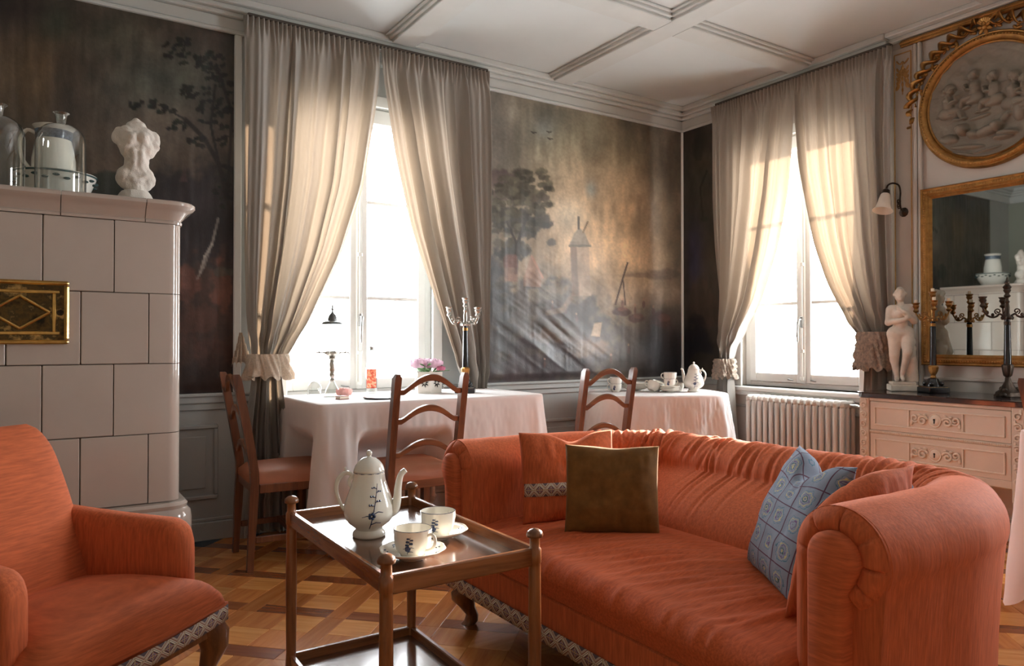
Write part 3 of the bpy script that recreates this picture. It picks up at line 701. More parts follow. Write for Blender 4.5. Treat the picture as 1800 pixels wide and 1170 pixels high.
# lace tiebacks: a frilled band round the gathered cloth
def lace_tie(name, label, c, rx, ry, z0, z1, rosettes, seed, flare=.02):
    rs = np.random.RandomState(seed); nu, nv = 110, 26; P = np.zeros((nv, nu, 3))
    for i in range(nv):
        t = i/(nv-1); z = z0+(z1-z0)*t
        for j in range(nu):
            a = 2*math.pi*j/nu
            ruff = flare*(1-t)*math.sin(a*11+3*math.sin(a*2))+.006*math.sin(a*23+t*9)
            if rosettes:
                cu = (a*6/math.pi*1.25+(.5 if int(t*4) % 2 else 0)) % 1-.5; cv = (t*4) % 1-.5
                rr = math.hypot(cu, cv); ruff += .016*max(0, 1-rr*2.0)-.010*math.exp(-(rr/.1)**2)+.004*math.sin(5*math.atan2(cv, cu))*(rr > .12)
            k = 1+(ruff)/max(rx, ry)
            zz = z+((.012*math.cos(a*11) if t < .05 else 0))
            P[i, j] = (c[0]+rx*k*math.cos(a)*(1+.15*(1-t)), c[1]+ry*k*math.sin(a)*(1+.15*(1-t)), zz)
    o = MB().grid(P, wrapv=True).ob(name, m_crochet if rosettes else m_lace, smooth=180)
    return tag(o, label, 'curtain tie')
lace_tie('lace_tieback', 'cream frilled lace tieback around the curtain beside the ladder-back chair', (-3.322, -.155, 0), .10, .095, .87, 1.0, False, 1, .022)
lace_tie('lace_tieback', 'wide crocheted rosette lace tieback around the sunlit curtain behind the statue', (-.150, -1.712, 0), .090, .098, .90, 1.125, True, 2, .012)
lace_tie('lace_tieback', 'small lace tieback around the curtain behind the white coffee pot', (-.15, -.56, 0), .075, .062, .80, .94, True, 3, .012)
# lace jabot hung on the frame beside the first tie
P = np.zeros((22, 30, 3))
for i in range(22):
    t = i/21; w = .012+.05*t
    for j in range(30):
        u = j/29-.5; P[i, j] = (-3.455+u*2*w*.8, -.10-.02*math.sin(u*24+t*3)*(.3+t)-.01*t, 1.115-.17*t-.014*math.cos(u*26)*(t > .9)-.006*math.sin(t*28))
tag(MB().grid(P).ob('lace_jabot', m_lace, smooth=180), 'small cream lace jabot hanging at the left edge of the curtain', 'lace')

# ------------------------------------------------------------------ radiators
def radiator(label, loc, rz, n, pitch, h, group):
    r = thing('radiator', label, 'radiator', loc, rz, group)
    cm = MB()
    for y in (-.055, 0, .055): cm.tube([(0, y, .10), (0, y, .14), (0, y, h-.05), (0, y*.8, h-.02)], [.010, .0165, .0165, .012], 10)
    prof = [(0, -.072), (.0, .072)]
    for zz in (.115, h-.025): cm.box((0, 0, zz), (.033, .15, .05), .015)
    me = cm.mesh('column', 40); me.materials.append(m_rad)
    for i in range(n):
        o = bpy.data.objects.new('column', me); COL.objects.link(o); o.parent = r; o.location = (i*pitch, 0, 0)
    for zz in (h-.03, .115): MB().tube([(-.03, 0, zz), (n*pitch, 0, zz)], .012, 10).ob('connector', m_rad, r)
    v = MB(); v.tube([(n*pitch-.02, 0, h-.03), (n*pitch+.02, 0, h-.03), (n*pitch+.045, -.01, h-.035)], [.012, .015, .010], 10); v.ball((n*pitch+.045, -.01, h-.035), .014)
    v.ob('valve', m_steel, r)
    for x in (0, (n-1)*pitch): MB().bb(x-.012, x+.012, -.05, .05, 0, .11, .004).ob('foot', m_rad, r)
    return r
radiator('cream ribbed radiator under the window beside the dresser', (-.13, -.80, 0), -math.pi/2, 16, .0475, .695, 'ribbed radiators under the windows')
radiator('cream ribbed radiator under the window behind the long white table', (-3.10, -.14, 0), 0, 16, .05, .66, 'ribbed radiators under the windows')

# ------------------------------------------------------------------ tiled stove
st_ = thing('tiled_stove', 'tall white glazed tile stove with moulded cornice and brass door', 'stove', (0, 0, 0))
SX, SY, SL, SB = -3.868, -.88, -5.05, -.12    # right face, front face, left end, back
MB().bb(SL, SX-.03, SY+.03, SB, .40, 1.57).ob('core', m_grout, st_, smooth=0)
RC = .05
def corner_arc(x, y, r, n=8): return [(x-r+r*math.sin(math.pi/2*i/n), y+r-r*math.cos(math.pi/2*i/n)) for i in range(n+1)]
rows = [.406, .690, .977, 1.265, 1.556]; g2 = .0015
for k in range(4):
    z0, z1 = rows[k]+g2, rows[k+1]-g2
    js = [-3.991, -4.232, -4.473, -4.714, -4.955] if k in (0, 2) else [-4.117, -4.359, -4.60, -4.842]
    yj = -.60 if k in (0, 2) else -.72
    e = [(js[0]+g2, SY), (SX-RC, SY)]+corner_arc(SX, SY, RC)[1:]+[(SX, yj-g2), (SX-.035, yj-g2), (SX-.035, SY+.035), (js[0]+g2, SY+.035)]
    MB().extr(e, z0, z1).ob('corner_tile', m_tile, st_, smooth=30)
    xs = js+[SL]
    for a, c in zip(xs[:-1], xs[1:]):
        if a-c > .02: MB().bb(c+g2, a-g2, SY, SY+.035, z0, z1, .003).ob('tile', m_tile, st_, smooth=0)
    ys = [yj]; 
    while ys[-1]+.242 < SB-.05: ys.append(ys[-1]+.242)
    ys.append(SB)
    for a, c in zip(ys[:-1], ys[1:]): MB().bb(SX-.035, SX, a+g2, c-g2, z0, z1, .003).ob('tile', m_tile, st_, smooth=0)
def stove_sweep(prof, z_or=None, xstart=SL, xend=None, mat=m_tile, name='cornice', back=SB):
    path = []
    if xend is None: path = [(xstart, SY, 0, -1), (SX-RC, SY, 0, -1)]+[(SX-RC+0, SY+RC, math.sin(a), -math.cos(a)) for a in [math.pi/2*i/10 for i in range(11)]]+[(SX, back, 1, 0)]
    else: path = [(xstart, SY, 0, -1), (xend, SY, 0, -1)]
    P = np.zeros((len(path), len(prof), 3))
    for i, (x, y, nx, ny) in enumerate(path):
        base = RC if (abs(nx) > 1e-6 or abs(x-(SX-RC)) < 1e-9) and i not in (0, len(path)-1) and (x, y) == (SX-RC, SY+RC) else 0
        for j, (o_, z) in enumerate(prof): P[i, j] = (x+nx*(o_+base), y+ny*(o_+base), z)
    m = MB().grid(P)
    n = len(prof); m.f.append(tuple(range(n))); m.f.append(tuple(range((len(path)-1)*n, len(path)*n))[::-1])
    return m.ob(name, mat, st_, smooth=40, fix=True)
cprof = [(-.06, 1.556), (.006, 1.556), (.008, 1.566), (.002, 1.572), (.012, 1.585), (.022, 1.602), (.036, 1.615), (.050, 1.622), (.058, 1.632), (.058, 1.644), (.052, 1.650), (-.06, 1.650)]
cprof = [(o_, 1.556+(z-1.556)*.95) for o_, z in cprof]
stove_sweep(cprof, xstart=-4.006)
for a, c in ((-4.30, -4.009), (-4.62, -4.303), (SL, -4.623)): stove_sweep(cprof, xstart=a, xend=c)
MB().bb(SL, SX-.02, SY+.02, SB, 1.57, 1.640).ob('stove_top', m_tile, st_, smooth=0)
bprof = [(-.06, 0), (.05, 0), (.05, .33), (.045, .36), (.03, .375), (.034, .39), (.024, .402), (.0, .405), (-.06, .405)]
stove_sweep(bprof, name='plinth')
# brass oven door
d = MB(); dx0, dx1, dz0, dz1 = -4.588, -4.272, 1.058, 1.300
for a in ((dx0, dx1, dz0, dz0+.016), (dx0, dx1, dz1-.016, dz1), (dx0, dx0+.016, dz0+.016, dz1-.016), (dx1-.016, dx1, dz0+.016, dz1-.016)): d.bb(a[0], a[1], SY-.024, SY, a[2], a[3], .006)
m_brass, _nt, _bs = newmat('tarnished_brass'); _c, _fa = noise_ramp(_nt, mapped(_nt, 16), [(.36, lin((38, 32, 22))), (.48, lin((96, 74, 40))), (.56, lin((70, 58, 36))), (.68, lin((196, 158, 96)))], detail=6); _nt.links.new(_c, _bs.inputs['Base Color']); _bs.inputs['Metallic'].default_value = .8; _bs.inputs['Roughness'].default_value = .35; add_bump(_nt, _bs, _fa, .2, .004)
m_brass2 = M('polished_brass', (206, 166, 96), .28, metal=.95, var=.25, vscale=20)
door = d.ob('brass_door', m_brass2, st_, smooth=0)
MB().bb(dx0+.016, dx1-.016, SY-.012, SY, dz0+.016, dz1-.016).ob('door_panel', m_brass, door, smooth=0)
d = MB(); cx, cz = (dx0+dx1)/2, (dz0+dz1)/2
for s in (-1, 1):
    d.tube([(cx, SY-.014, cz+s*.062), (cx+.095, SY-.014, cz)], .006, 8, up=(0, 1, 0)); d.tube([(cx, SY-.014, cz+s*.062), (cx-.095, SY-.014, cz)], .006, 8, up=(0, 1, 0))
d.bb(dx0+.03, dx1-.03, SY-.016, SY-.01, dz0+.036, dz0+.048, .002); d.bb(dx0+.03, dx1-.03, SY-.016, SY-.01, dz1-.048, dz1-.036, .002)
d.bb(dx1-.055, dx1-.043, SY-.016, SY-.01, dz0+.048, dz1-.048, .002); d.bb(dx0+.043, dx0+.055, SY-.016, SY-.01, dz0+.048, dz1-.048, .002)
d.ob('diamond_strip', m_brass2, door, smooth=40)
d = MB(); d.lathe([(.001, -.006), (.011, -.004), (.012, 0)], (dx1-.029, SY-.012, cz), 14, Matrix.Rotation(math.pi/2, 3, 'X')); d.ob('keyhole', m_bronze, door)
# things standing on the stove
ZS = 1.640
def belljar(label, x, y, r, h):
    t = thing('glass_bell_jar', label, 'bell jar', (x, y, ZS), 0, 'glass bell jars on the stove')
    pr = [(r*.98, 0), (r, .01), (r, h*.62), (r*.97, h*.70), (r*.86, h*.775), (r*.64, h*.83), (r*.40, h*.855), (r*.235, h*.87), (r*.21, h*.89), (r*.225, h*.94), (r*.25, h*.97), (r*.34, h*.985), (r*.35, h*.995), (r*.26, h), (r*.21, h*.97), (r*.19, h*.90)]
    MB().lathe(pr, seg=40, caps=False).ob('jar', m_glass, t, smooth=60)
    return t
belljar('clear glass bell jar beside the wash jug on the stove', -4.300, -.80, .088, .335)
belljar('clear glass bell jar cut by the picture edge on the stove', -4.505, -.80, .088, .335)
t = thing('wash_basin', 'white wash basin with green garland border standing on the stove', 'basin', (-4.312, -.42, ZS))
MB().lathe([(.001, .0), (.07, 0), (.10, .03), (.135, .09), (.158, .15), (.162, .158), (.156, .158), (.13, .10), (.09, .04), (.001, .03)], seg=48).ob('bowl', m_cer, t, smooth=60)
b = MB(); b.lathe([(.159, .148), (.1625, .148), (.1645, .155), (.160, .156)], seg=48, caps=False)
for k in range(24):
    a = 2*math.pi*k/24; b.ball((.152*math.cos(a), .152*math.sin(a), .128+.006*math.cos(k*math.pi)), (.014, .014, .006), 8, 6)
b.ob('garland_border', M('green_glaze', (60, 84, 84), .2, var=.3, vscale=60), t)
t = thing('wash_jug', 'white wash jug with blue patterned rim standing in the basin', 'jug', (-4.318, -.42, ZS+.032))
MB().lathe([(.001, 0), (.062, 0), (.075, .03), (.086, .12), (.084, .19), (.074, .25), (.066, .285), (.072, .32), (.082, .335), (.078, .337), (.066, .32), (.060, .285)], seg=40, caps=False).ob('body', m_cer, t, smooth=60)
b = MB(); b.lathe([(.0675, .278), (.0685, .282), (.0725, .315), (.0735, .316), (.0695, .28)], seg=40, caps=False)
b.ob('patterned_band', M('blue_pattern', (90, 104, 120), .2, var=.75, vscale=90), t)
b = MB(); b.tube(smoothpath([(-.065, 0, .30), (-.10, 0, .31), (-.125, 0, .26), (-.118, 0, .19), (-.086, 0, .14)], 18), .008, 8); b.ob('handle', m_cer, t)
# plaster torso
t = thing('plaster_torso', 'rough white plaster torso bust standing on the stove', 'sculpture', (-4.035, -.81, ZS))
caps = [((-.042,0,.105), (.042,0,.105), .046, .044), ((-.045,-.01,.095), (-.05,-.015,.075), .028, .02), ((.045,-.008,.095), (.048,-.01,.075), .026, .02), ((-.012,-.005,.14), (.016,-.005,.14), .040, .040), ((-.012,-.006,.175), (.018,-.006,.18), .038, .038),
        ((-.030,-.006,.225), (.034,-.006,.23), .042, .042), ((-.038,-.004,.275), (.040,-.002,.28), .040, .038), ((-.072,.004,.285), (-.086,.002,.262), .026, .020), ((-.078,.004,.27), (-.068,-.014,.235), .022, .014), ((.078,.008,.285), (.084,.0,.25), .026, .020), ((.080,0,.245), (.066,-.01,.205), .018, .012),
        ((-.020,.004,.315), (.020,.004,.318), .026, .026), ((0,.006,.325), (.0,.006,.338), .022, .02), ((-.024,-.042,.262), (-.028,-.040,.250), .024, .020), ((.028,-.042,.265), (.03,-.040,.252), .024, .02), ((-.012,-.044,.205), (-.012,-.043,.165), .013, .012), ((.018,-.044,.205), (.018,-.043,.165), .013, .012), ((-.052,-.02,.30), (-.060,-.028,.262), .014, .012), ((0,0,.045), (0,0,.07), .044, .046), ((.04,-.025,.115), (.012,-.045,.09), .014, .012), ((-.04,-.025,.115), (-.012,-.045,.09), .014, .012)]
v, f = capsules(caps, (-.13, -.1, -.02), (.13, .09, .40), .0058, .012)
v = np.array(v); v[:, 0] *= .86; nz_ = fbm(v[:, 0]*60+5, v[:, 2]*60+v[:, 1]*31+9, 3, 4)-.5; v = v+np.stack([v[:, 0]*nz_*.10, v[:, 1]*nz_*.10-.008*nz_, 0*nz_], 1); v[:, 2] = np.maximum(v[:, 2], 0)
MB().add(v.tolist(), f).ob('figure', m_plaster, t, smooth=180)
MB().lathe([(.001, 0), (.066, 0), (.068, .02), (.058, .04), (.05, .05), (.001, .05)], seg=28, wob=lambda a: 1+.04*math.sin(a*5)+.03*math.sin(a*9)).ob('base', m_plaster, t)
# ------------------------------------------------------------------ ladder-back chairs
def slat_outline(w, rise, hh):
    top = []; n = 28
    for i in range(n+1):
        u = -1+2*i/n; a = abs(u)
        if a > .82: z = 0
        elif a > .66: z = rise*.30*(1-(a-.66)/.16)**.7
        elif a > .60: z = rise*.36
        else: z = rise*(.40+.60*math.cos(a/.60*math.pi/2)**.8)
        top.append((u*w/2, z+hh))
    bot = [(x, z-hh-(.012 if abs(x) < w*.28 else .0)) for x, z in top]
    bot = [(x, (z-hh)*.92-.0) for x, z in top]
    return bot+top[::-1]
def make_chair(name, label, loc, rz, W=.36, group='ladder-back dining chairs'):
    c = thing(name, label, 'chair', loc, rz, group); D = .40; H = .915
    lean = lambda z: 0 if z < .44 else -.085*((z-.44)/.475)**1.15
    for s in (-1, 1):
        b = MB(); P = []
        zs = [0, .1, .25, .42, .46, .55, .65, .75, .84, .895, H]
        for z in zs:
            y = lean(z)-(.02*(1-z/.42) if z < .42 else 0); k = .017 if z < H else .009; ky = .019 if .2 < z < .9 else .014
            x = s*(W/2)
            P.append([(x-k, y-ky, z), (x+k, y-ky, z), (x+k, y+ky, z), (x-k, y+ky, z)])
        b.grid(np.array(P), wrapv=True); n = len(P); b.f.append((3, 2, 1, 0)); b.f.append(tuple((n-1)*4+i for i in range(4)))
        b.ob('back_post', m_chair, c, smooth=30, fix=True)
        b = MB(); P = [[(s*.195-k, D-.02-k, z), (s*.195+k, D-.02-k, z), (s*.195+k, D-.02+k, z), (s*.195-k, D-.02+k, z)] for z, k in ((0, .014), (.2, .018), (.42, .02))]
        b.grid(np.array(P), wrapv=True); b.f.append((3, 2, 1, 0)); b.f.append((8, 9, 10, 11)); b.ob('front_leg', m_chair, c, smooth=30, fix=True)
    for zc, rise in ((.815, .072), (.675, .064), (.512, .058)):
        yl = lean(zc+.02); Mx = Matrix.Translation((0, yl, zc)) @ Matrix.Rotation(math.pi/2+.17, 4, 'X')
        MB().extr(slat_outline(W-.03, rise, .026), -.008, .008, Mx, .003).ob('slat', m_chairx, c, smooth=30, fix=True)
    # upholstered seat, wider at the front
    P = []; nn = 26
    for i in range(nn+1):
        t = i/nn; y = -.012+D*t+.012*math.sin(math.pi*t); hw = (W/2+.002)+(.215-W/2)*t; e = min(1, min(t, 1-t)*9+.25)
        row = []
        for j in range(25):
            u = -1+2*j/24; k = (1-abs(u)**8)**.5*e
            row.append((hw*u*(1-.02*(1-e)), y, .420+.040*k+.012*(1-u*u)*math.sin(math.pi*t)))
        bt = [(hw*u_, y, .396) for u_ in (1, .5, 0, -.5, -1)]
        P.append(row+bt)
    b = MB().grid(np.array(P), wrapv=True); n = len(P[0]); b.f.append(tuple(range(n))); b.f.append(tuple(range(nn*n, nn*n+n))[::-1])
    b.ob('seat', m_leather, c, smooth=50, fix=True)
    MB().bb(-.18, .18, D-.032, D-.010, .355, .40, .003).ob('seat_rail', m_chairx, c, smooth=0)
    MB().bb(-W/2+.015, W/2-.015, -.01, .01, .355, .40, .003).ob('seat_rail', m_chairx, c, smooth=0)
    for s in (-1, 1):
        MB().box((s*.19, D/2, .378), (.02, D-.04, .042), .003, Matrix.Rotation(-s*.03, 3, 'Z')).ob('seat_rail', m_chair, c, smooth=0)
        MB().box((s*.186, D/2-.01, .14), (.018, D-.03, .03), .003, Matrix.Rotation(-s*.03, 3, 'Z')).ob('stretcher', m_chair, c, smooth=0)
    MB().bb(-.18, .18, D/2-.012, D/2+.012, .125, .153, .003).ob('stretcher', m_chairx, c, smooth=0)
    return c
CH = []
chL = make_chair('dining_chair', 'wooden ladder-back chair seen from the side at the window table, next to the stove', (-3.512, -.495, 0), -math.pi/2-.04)
chM = make_chair('dining_chair', 'wooden ladder-back chair at the long table behind the coffee pot', (-2.785, -.965, 0), 0)
chR = make_chair('dining_chair', 'wooden ladder-back chair in front of the mural at the laid table', (-1.60, -.89, 0), .0)
chD = make_chair('dining_chair', 'wooden chair whose post top shows at the right edge before the dresser', (-.745, -2.89, 0), math.pi)
# ------------------------------------------------------------------ tables with white cloths
def outline(hx, hy, n, p):
    """closed superellipse outline, equal arc steps"""
    a = np.linspace(0, 2*np.pi, 4000, endpoint=False); c, s = np.cos(a), np.sin(a)
    x = np.sign(c)*np.abs(c)**(2/p)*hx; y = np.sign(s)*np.abs(s)**(2/p)*hy
    L = np.concatenate([[0], np.cumsum(np.hypot(np.diff(x), np.diff(y)))]); q = np.linspace(0, L[-1], n, endpoint=False)
    return np.stack([np.interp(q, L, x), np.interp(q, L, y)], 1)
def tablecloth(name, label, loc, rz, hx, hy, zt, drop, corner, p, seed, seats=(), fold=.012, flare=.05, sides=None, wr=1.0, wallclip=None, group='white tablecloths', nfold=26):
    n, m = 420, 44; O = outline(hx, hy, n, p); rs = np.random.RandomState(seed)
    tn = np.roll(O, -1, 0)-np.roll(O, 1, 0); tn /= np.linalg.norm(tn, axis=1)[:, None]; N = np.stack([tn[:, 1], -tn[:, 0]], 1)
    cosr, sinr = math.cos(rz), math.sin(rz); rings = []
    for k in np.linspace(.06, 1, 12)[:-1]: rings.append(np.concatenate([O*k, np.full((n, 1), zt)], 1))
    rings.append(np.concatenate([O*(1-.004/hx), np.full((n, 1), zt)], 1))
    s = np.arange(n)/n*2*np.pi
    cn = np.minimum(np.abs(O[:, 0])/hx, np.abs(O[:, 1])/hy)            # 1 at corners
    cw = np.clip((cn-.45)/.55, 0, 1)**2.2
    dr = np.full(n, drop)
    if sides:
        dr = np.where(np.abs(O[:, 1])/hy >= np.abs(O[:, 0])/hx, np.where(O[:, 1] < 0, sides[0], sides[2]), np.where(O[:, 0] > 0, sides[1], sides[3]))
        ker = np.ones(25)/25; dr = np.convolve(np.concatenate([dr[-12:], dr, dr[:12]]), ker, 'valid')
    L = dr*(1+(corner-1)*cw)
    ph = np.cumsum(1+.6*np.sin(s*7+rs.rand()*6)+.4*np.sin(s*13+rs.rand()*6)); ph = ph/ph[-1]*2*np.pi*nfold
    for j in range(m):
        t = j/(m-1); off = .004+flare*t**1.2*(.35+.9*cw)+fold*(t**.8)*(np.sin(ph)*(.3+.9*cw)+.5*np.sin(ph*.37+1)+.4*fbm(s*9, s*0+t*3, 2, seed)*2)
        off = off+wr*.006*(fbm(s*30, np.full(n, t*5.)+s*4, 3, seed+3)-.5)*min(1, t*6)
        zz = zt-.004-L*t+.0*s
        if j == 0: zz = np.full(n, zt-.003); off = np.full(n, .002)
        rings.append(np.concatenate([O+N*off[:, None], zz[:, None]], 1))
    P = np.array(rings); W_ = P.copy(); W_[..., 0] = loc[0]+P[..., 0]*cosr-P[..., 1]*sinr; W_[..., 1] = loc[1]+P[..., 0]*sinr+P[..., 1]*cosr
    for (x0, x1, y0, y1, zs_, ax) in seats:              # chair seats push the hanging cloth inward
        wz = sstep(zs_+.16, zs_+.005, W_[..., 2]) if False else np.clip((zs_+.16-W_[..., 2])/.155, 0, 1); wz = wz*wz*(3-2*wz)
        if ax == 'x':
            wy = sstep(y0-.05, y0+.01, W_[..., 1])*(1-sstep(y1-.01, y1+.05, W_[..., 1])); m_ = W_[..., 0] < x1+.012
            W_[..., 0] = np.where(m_, W_[..., 0]+(x1+.012-W_[..., 0])*wz*wy, W_[..., 0])
        else:
            lo_, hi_ = x0, x1; wx = sstep(x0-.05, x0+.01, W_[..., 0])*(1-sstep(x1-.01, x1+.05, W_[..., 0]))
            m_ = (W_[..., 1] < y1+.012) if ax == 'y' else (W_[..., 1] > y0-.012); tgt = y1+.012 if ax == 'y' else y0-.012
            side = (W_[..., 1] < loc[1]) if ax == 'y' else (W_[..., 1] > loc[1])
            W_[..., 1] = np.where(m_ & side, W_[..., 1]+(tgt-W_[..., 1])*wz*wx, W_[..., 1])
    if wallclip:
        W_[..., 0] = np.minimum(W_[..., 0], wallclip[0]); W_[..., 1] = np.minimum(W_[..., 1], wallclip[1])
    g = MB().grid(W_, wrapv=True); g.f.append(tuple(range(n)))
    o = g.ob(name, m_linen, smooth=52); return tag(o, label, 'tablecloth', group)
def plain_table(label, loc, rz, hx, hy, zt):
    t = thing('dining_table', label, 'table', (loc[0], loc[1], 0), rz, 'tables under white cloths')
    MB().bb(-hx, hx, -hy, hy, zt-.035, zt-.003, .004).ob('table_top', m_chairx, t, smooth=0)
    MB().bb(-hx+.05, hx-.05, -hy+.05, hy-.05, zt-.11, zt-.035, .003).ob('apron', m_chairx, t, smooth=0)
    for sx in (-1, 1):
        for sy in (-1, 1):
            l = MB().lathe([(.001, 0), (.022, 0), (.027, .02), (.018, .045), (.014, .06), (.024, .09), (.026, .30), (.03, .50), (.022, .55), (.03, .60), (.03, zt-.05)], (sx*(hx-.07), sy*(hy-.07), 0), 18)
            l.ob('leg', m_leg, t)
TA = (-2.575, -.40); ZTA = .765
seatL = (-3.55, -3.10, -.655, -.26, .475, 'x'); seatM = (-3.01, -2.565, -.99, -.555, .475, 'y')
plain_table('long wooden table under the white cloth before the window', TA, 0, .63, .33, ZTA)
tablecloth('tablecloth', 'white cloth over the long table with hem lifted by two chair seats', TA, 0, .66, .36, ZTA, .40, 1.62, 30, 3, seats=(seatL, seatM), wallclip=(9, -.062), flare=.06)
TB = (-.86, -.55); ZTB = .725; RB = math.radians(-24)
t = thing('dining_table', 'small pedestal table under the white cloth in the room corner', 'table', (TB[0], TB[1], 0), RB, 'tables under white cloths')
b = MB(); b.extr([tuple(q) for q in outline(.41, .33, 60, 3.4)], ZTB-.03, ZTB-.003); b.ob('table_top', m_chairx, t, smooth=30)
MB().lathe([(.001, .05), (.03, .05), (.035, .1), (.025, .2), (.03, .5), (.05, ZTB-.03)], seg=18).ob('pedestal', m_leg, t)
for k in range(3):
    a = k*2*math.pi/3+.4; MB().tube([(0, 0, .12), (.1*math.cos(a), .1*math.sin(a), .1), (.25*math.cos(a), .25*math.sin(a), .015)], [.025, .02, .014], 8).ob('foot', m_leg, t)
tablecloth('tablecloth', 'white linen cloth with deep folds on the corner table laid with cups', TB, RB, .46, .36, ZTB, .36, 1.45, 3.6, 5, fold=.030, flare=.08, wr=2.2, nfold=15, wallclip=(-.25, -.06))
TC = (-1.03, -3.355)
plain_table('wooden table hidden under the white cloth behind the sofa corner', TC, 0, .36, .36, .75)
tablecloth('tablecloth', 'white cloth corner hanging at the right picture edge behind the sofa', TC, 0, .375, .375, .75, .48, 1.35, 26, 9, seats=((-.975, -.515, -3.295, -2.85, .475, 'w'),), flare=.05)
# ------------------------------------------------------------------ braid material (woven lozenges)
def braid_mat(name, su, sv, coord='UV'):
    m, nt, b = newmat(name); tc = nt.nodes.new('ShaderNodeTexCoord'); sp = nt.nodes.new('ShaderNodeSeparateXYZ'); nt.links.new(tc.outputs[coord], sp.inputs[0])
    def math_(op, a, c=None):
        n = nt.nodes.new('ShaderNodeMath'); n.operation = op
        for i, v in enumerate((a, c)):
            if v is None: continue
            if isinstance(v, (int, float)): n.inputs[i].default_value = v
            else: nt.links.new(v, n.inputs[i])
        return n.outputs[0]
    u = math_('MULTIPLY', sp.outputs[0], su); v = math_('MULTIPLY', sp.outputs[1], sv)
    fu = math_('ABSOLUTE', math_('SUBTRACT', math_('FRACT', u), .5)); fv = math_('ABSOLUTE', math_('SUBTRACT', v, .5))
    d = math_('ADD', math_('MULTIPLY', fu, 1.0), math_('MULTIPLY', fv, 1.0))       # lozenge distance
    r = nt.nodes.new('ShaderNodeValToRGB'); cr = r.color_ramp; cr.interpolation = 'CONSTANT'
    stops = [(0, (176, 96, 84)), (.10, (84, 70, 92)), (.17, (150, 132, 150)), (.24, (128, 78, 70)), (.31, (58, 52, 62)), (.37, (220, 208, 188)), (.46, (72, 64, 66)), (.50, (220, 208, 188)), (.56, (150, 108, 92)), (.66, (186, 166, 148)), (.78, (92, 78, 84))]
    while len(cr.elements) < len(stops): cr.elements.new(.5)
    for e, (p, c) in zip(cr.elements, stops): e.position = p; e.color = (*lin(c), 1)
    nt.links.new(d, r.inputs[0])
    cross = math_('LESS_THAN', math_('MINIMUM', fu, fv), .035)
    mx = nt.nodes.new('ShaderNodeMixRGB'); nt.links.new(cross, mx.inputs[0]); nt.links.new(r.outputs[0], mx.inputs[1]); mx.inputs[2].default_value = (*lin((176, 150, 120)), 1)
    nt.links.new(mx.outputs[0], b.inputs['Base Color']); b.inputs['Roughness'].default_value = .85
    add_bump(nt, b, d, .3, .003); return m
m_braid = braid_mat('woven_braid', 1.0, 1.0)
def strip(name, path_lo, path_hi, parent, mat, per, thick=.004, nrm=None):
    """a ribbon between two polylines with UV: u counts lozenges, v 0..1"""
    lo = [Vector(p) for p in path_lo]; hi = [Vector(p) for p in path_hi]; n = len(lo); V = []; U = []; acc = 0
    for i in range(n):
        if i: acc += (lo[i]-lo[i-1]).length
        V += [tuple(lo[i]), tuple(hi[i])]; U += [(acc/per, 0), (acc/per, 1)]
    F = [(2*i, 2*i+2, 2*i+3, 2*i+1) for i in range(n-1)]
    me = bpy.data.meshes.new(name); me.from_pydata(V, [], F); uv = me.uv_layers.new(name='UVMap')
    for p in me.polygons:
        for li in p.loop_indices: uv.data[li].uv = U[me.loops[li].vertex_index]
    me.polygons.foreach_set('use_smooth', [True]*len(me.polygons))
    o = link(name, me, mat, parent); s = o.modifiers.new('thick', 'SOLIDIFY'); s.thickness = thick; s.offset = 0; return o
# ------------------------------------------------------------------ sofa
sofa = thing('sofa', 'orange chenille sofa with rolled arms and woven braid along its base', 'sofa', (-2.55, -2.52, 0))
OX, OY = 2.55, 2.52
key = [(-2.965, -3.290, .726), (-2.80, -3.296, .728), (-2.58, -3.292, .726), (-2.36, -3.235, .716), (-2.21, -3.10, .706), (-2.155, -2.90, .70), (-2.15, -2.52, .695), (-2.155, -2.14, .693), (-2.21, -1.95, .692), (-2.36, -1.81, .690), (-2.58, -1.752, .69), (-2.80, -1.748, .692), (-3.03, -1.752, .694)]
NP, r_ = 640, .108
path = smoothpath(key, NP)
L_ = np.concatenate([[0], np.cumsum(np.linalg.norm(np.diff(path[:, :2], axis=0), axis=1))]); tot = L_[-1]
q = np.linspace(0, tot, NP); path = np.stack([np.interp(q, L_, path[:, k]) for k in range(3)], 1)
tg = np.gradient(path[:, :2], axis=0); tg /= np.linalg.norm(tg, axis=1)[:, None]; nrm = np.stack([tg[:, 1], -tg[:, 0]], 1)   # outward
ctr = np.array([-2.6, -2.52]); 
if (nrm[NP//2] @ (path[NP//2, :2]-ctr)) < 0: nrm = -nrm
back = np.exp(-((q-tot/2)/(tot*.24))**4)             # 1 along the back, 0 on the arms
def section(i):
    zt = path[i, 2]; w = .10+.24*back[i]; zc = zt-r_; P = []
    P += [(-w-.01, .30), (-w-.01, .36), (-w, .42)]
    for k in range(1, 6): f = k/6; P.append((-w+(w-.108)*f**1.3, .42+(zc-.01-.42)*f+.02*math.sin(math.pi*f)*back[i]))
    a0, a1 = math.pi*1.02, -math.pi*.12
    for k in range(27): a = a0+(a1-a0)*k/26; P.append((r_*math.cos(a), zc+r_*math.sin(a)))
    ex, ez = P[-1]
    for f in (.12, .3, .55, .8, 1): P.append((ex-.022*(1-(1-f)**2), ez+(.165-ez)*f))
    P.append((ex-.05, .160))
    return np.array(P)
secs = np.array([section(i) for i in range(NP)]); m_ = secs.shape[1]
rs = np.random.RandomState(12); D_ = np.zeros((NP, m_)); vv = np.linspace(0, 1, m_)
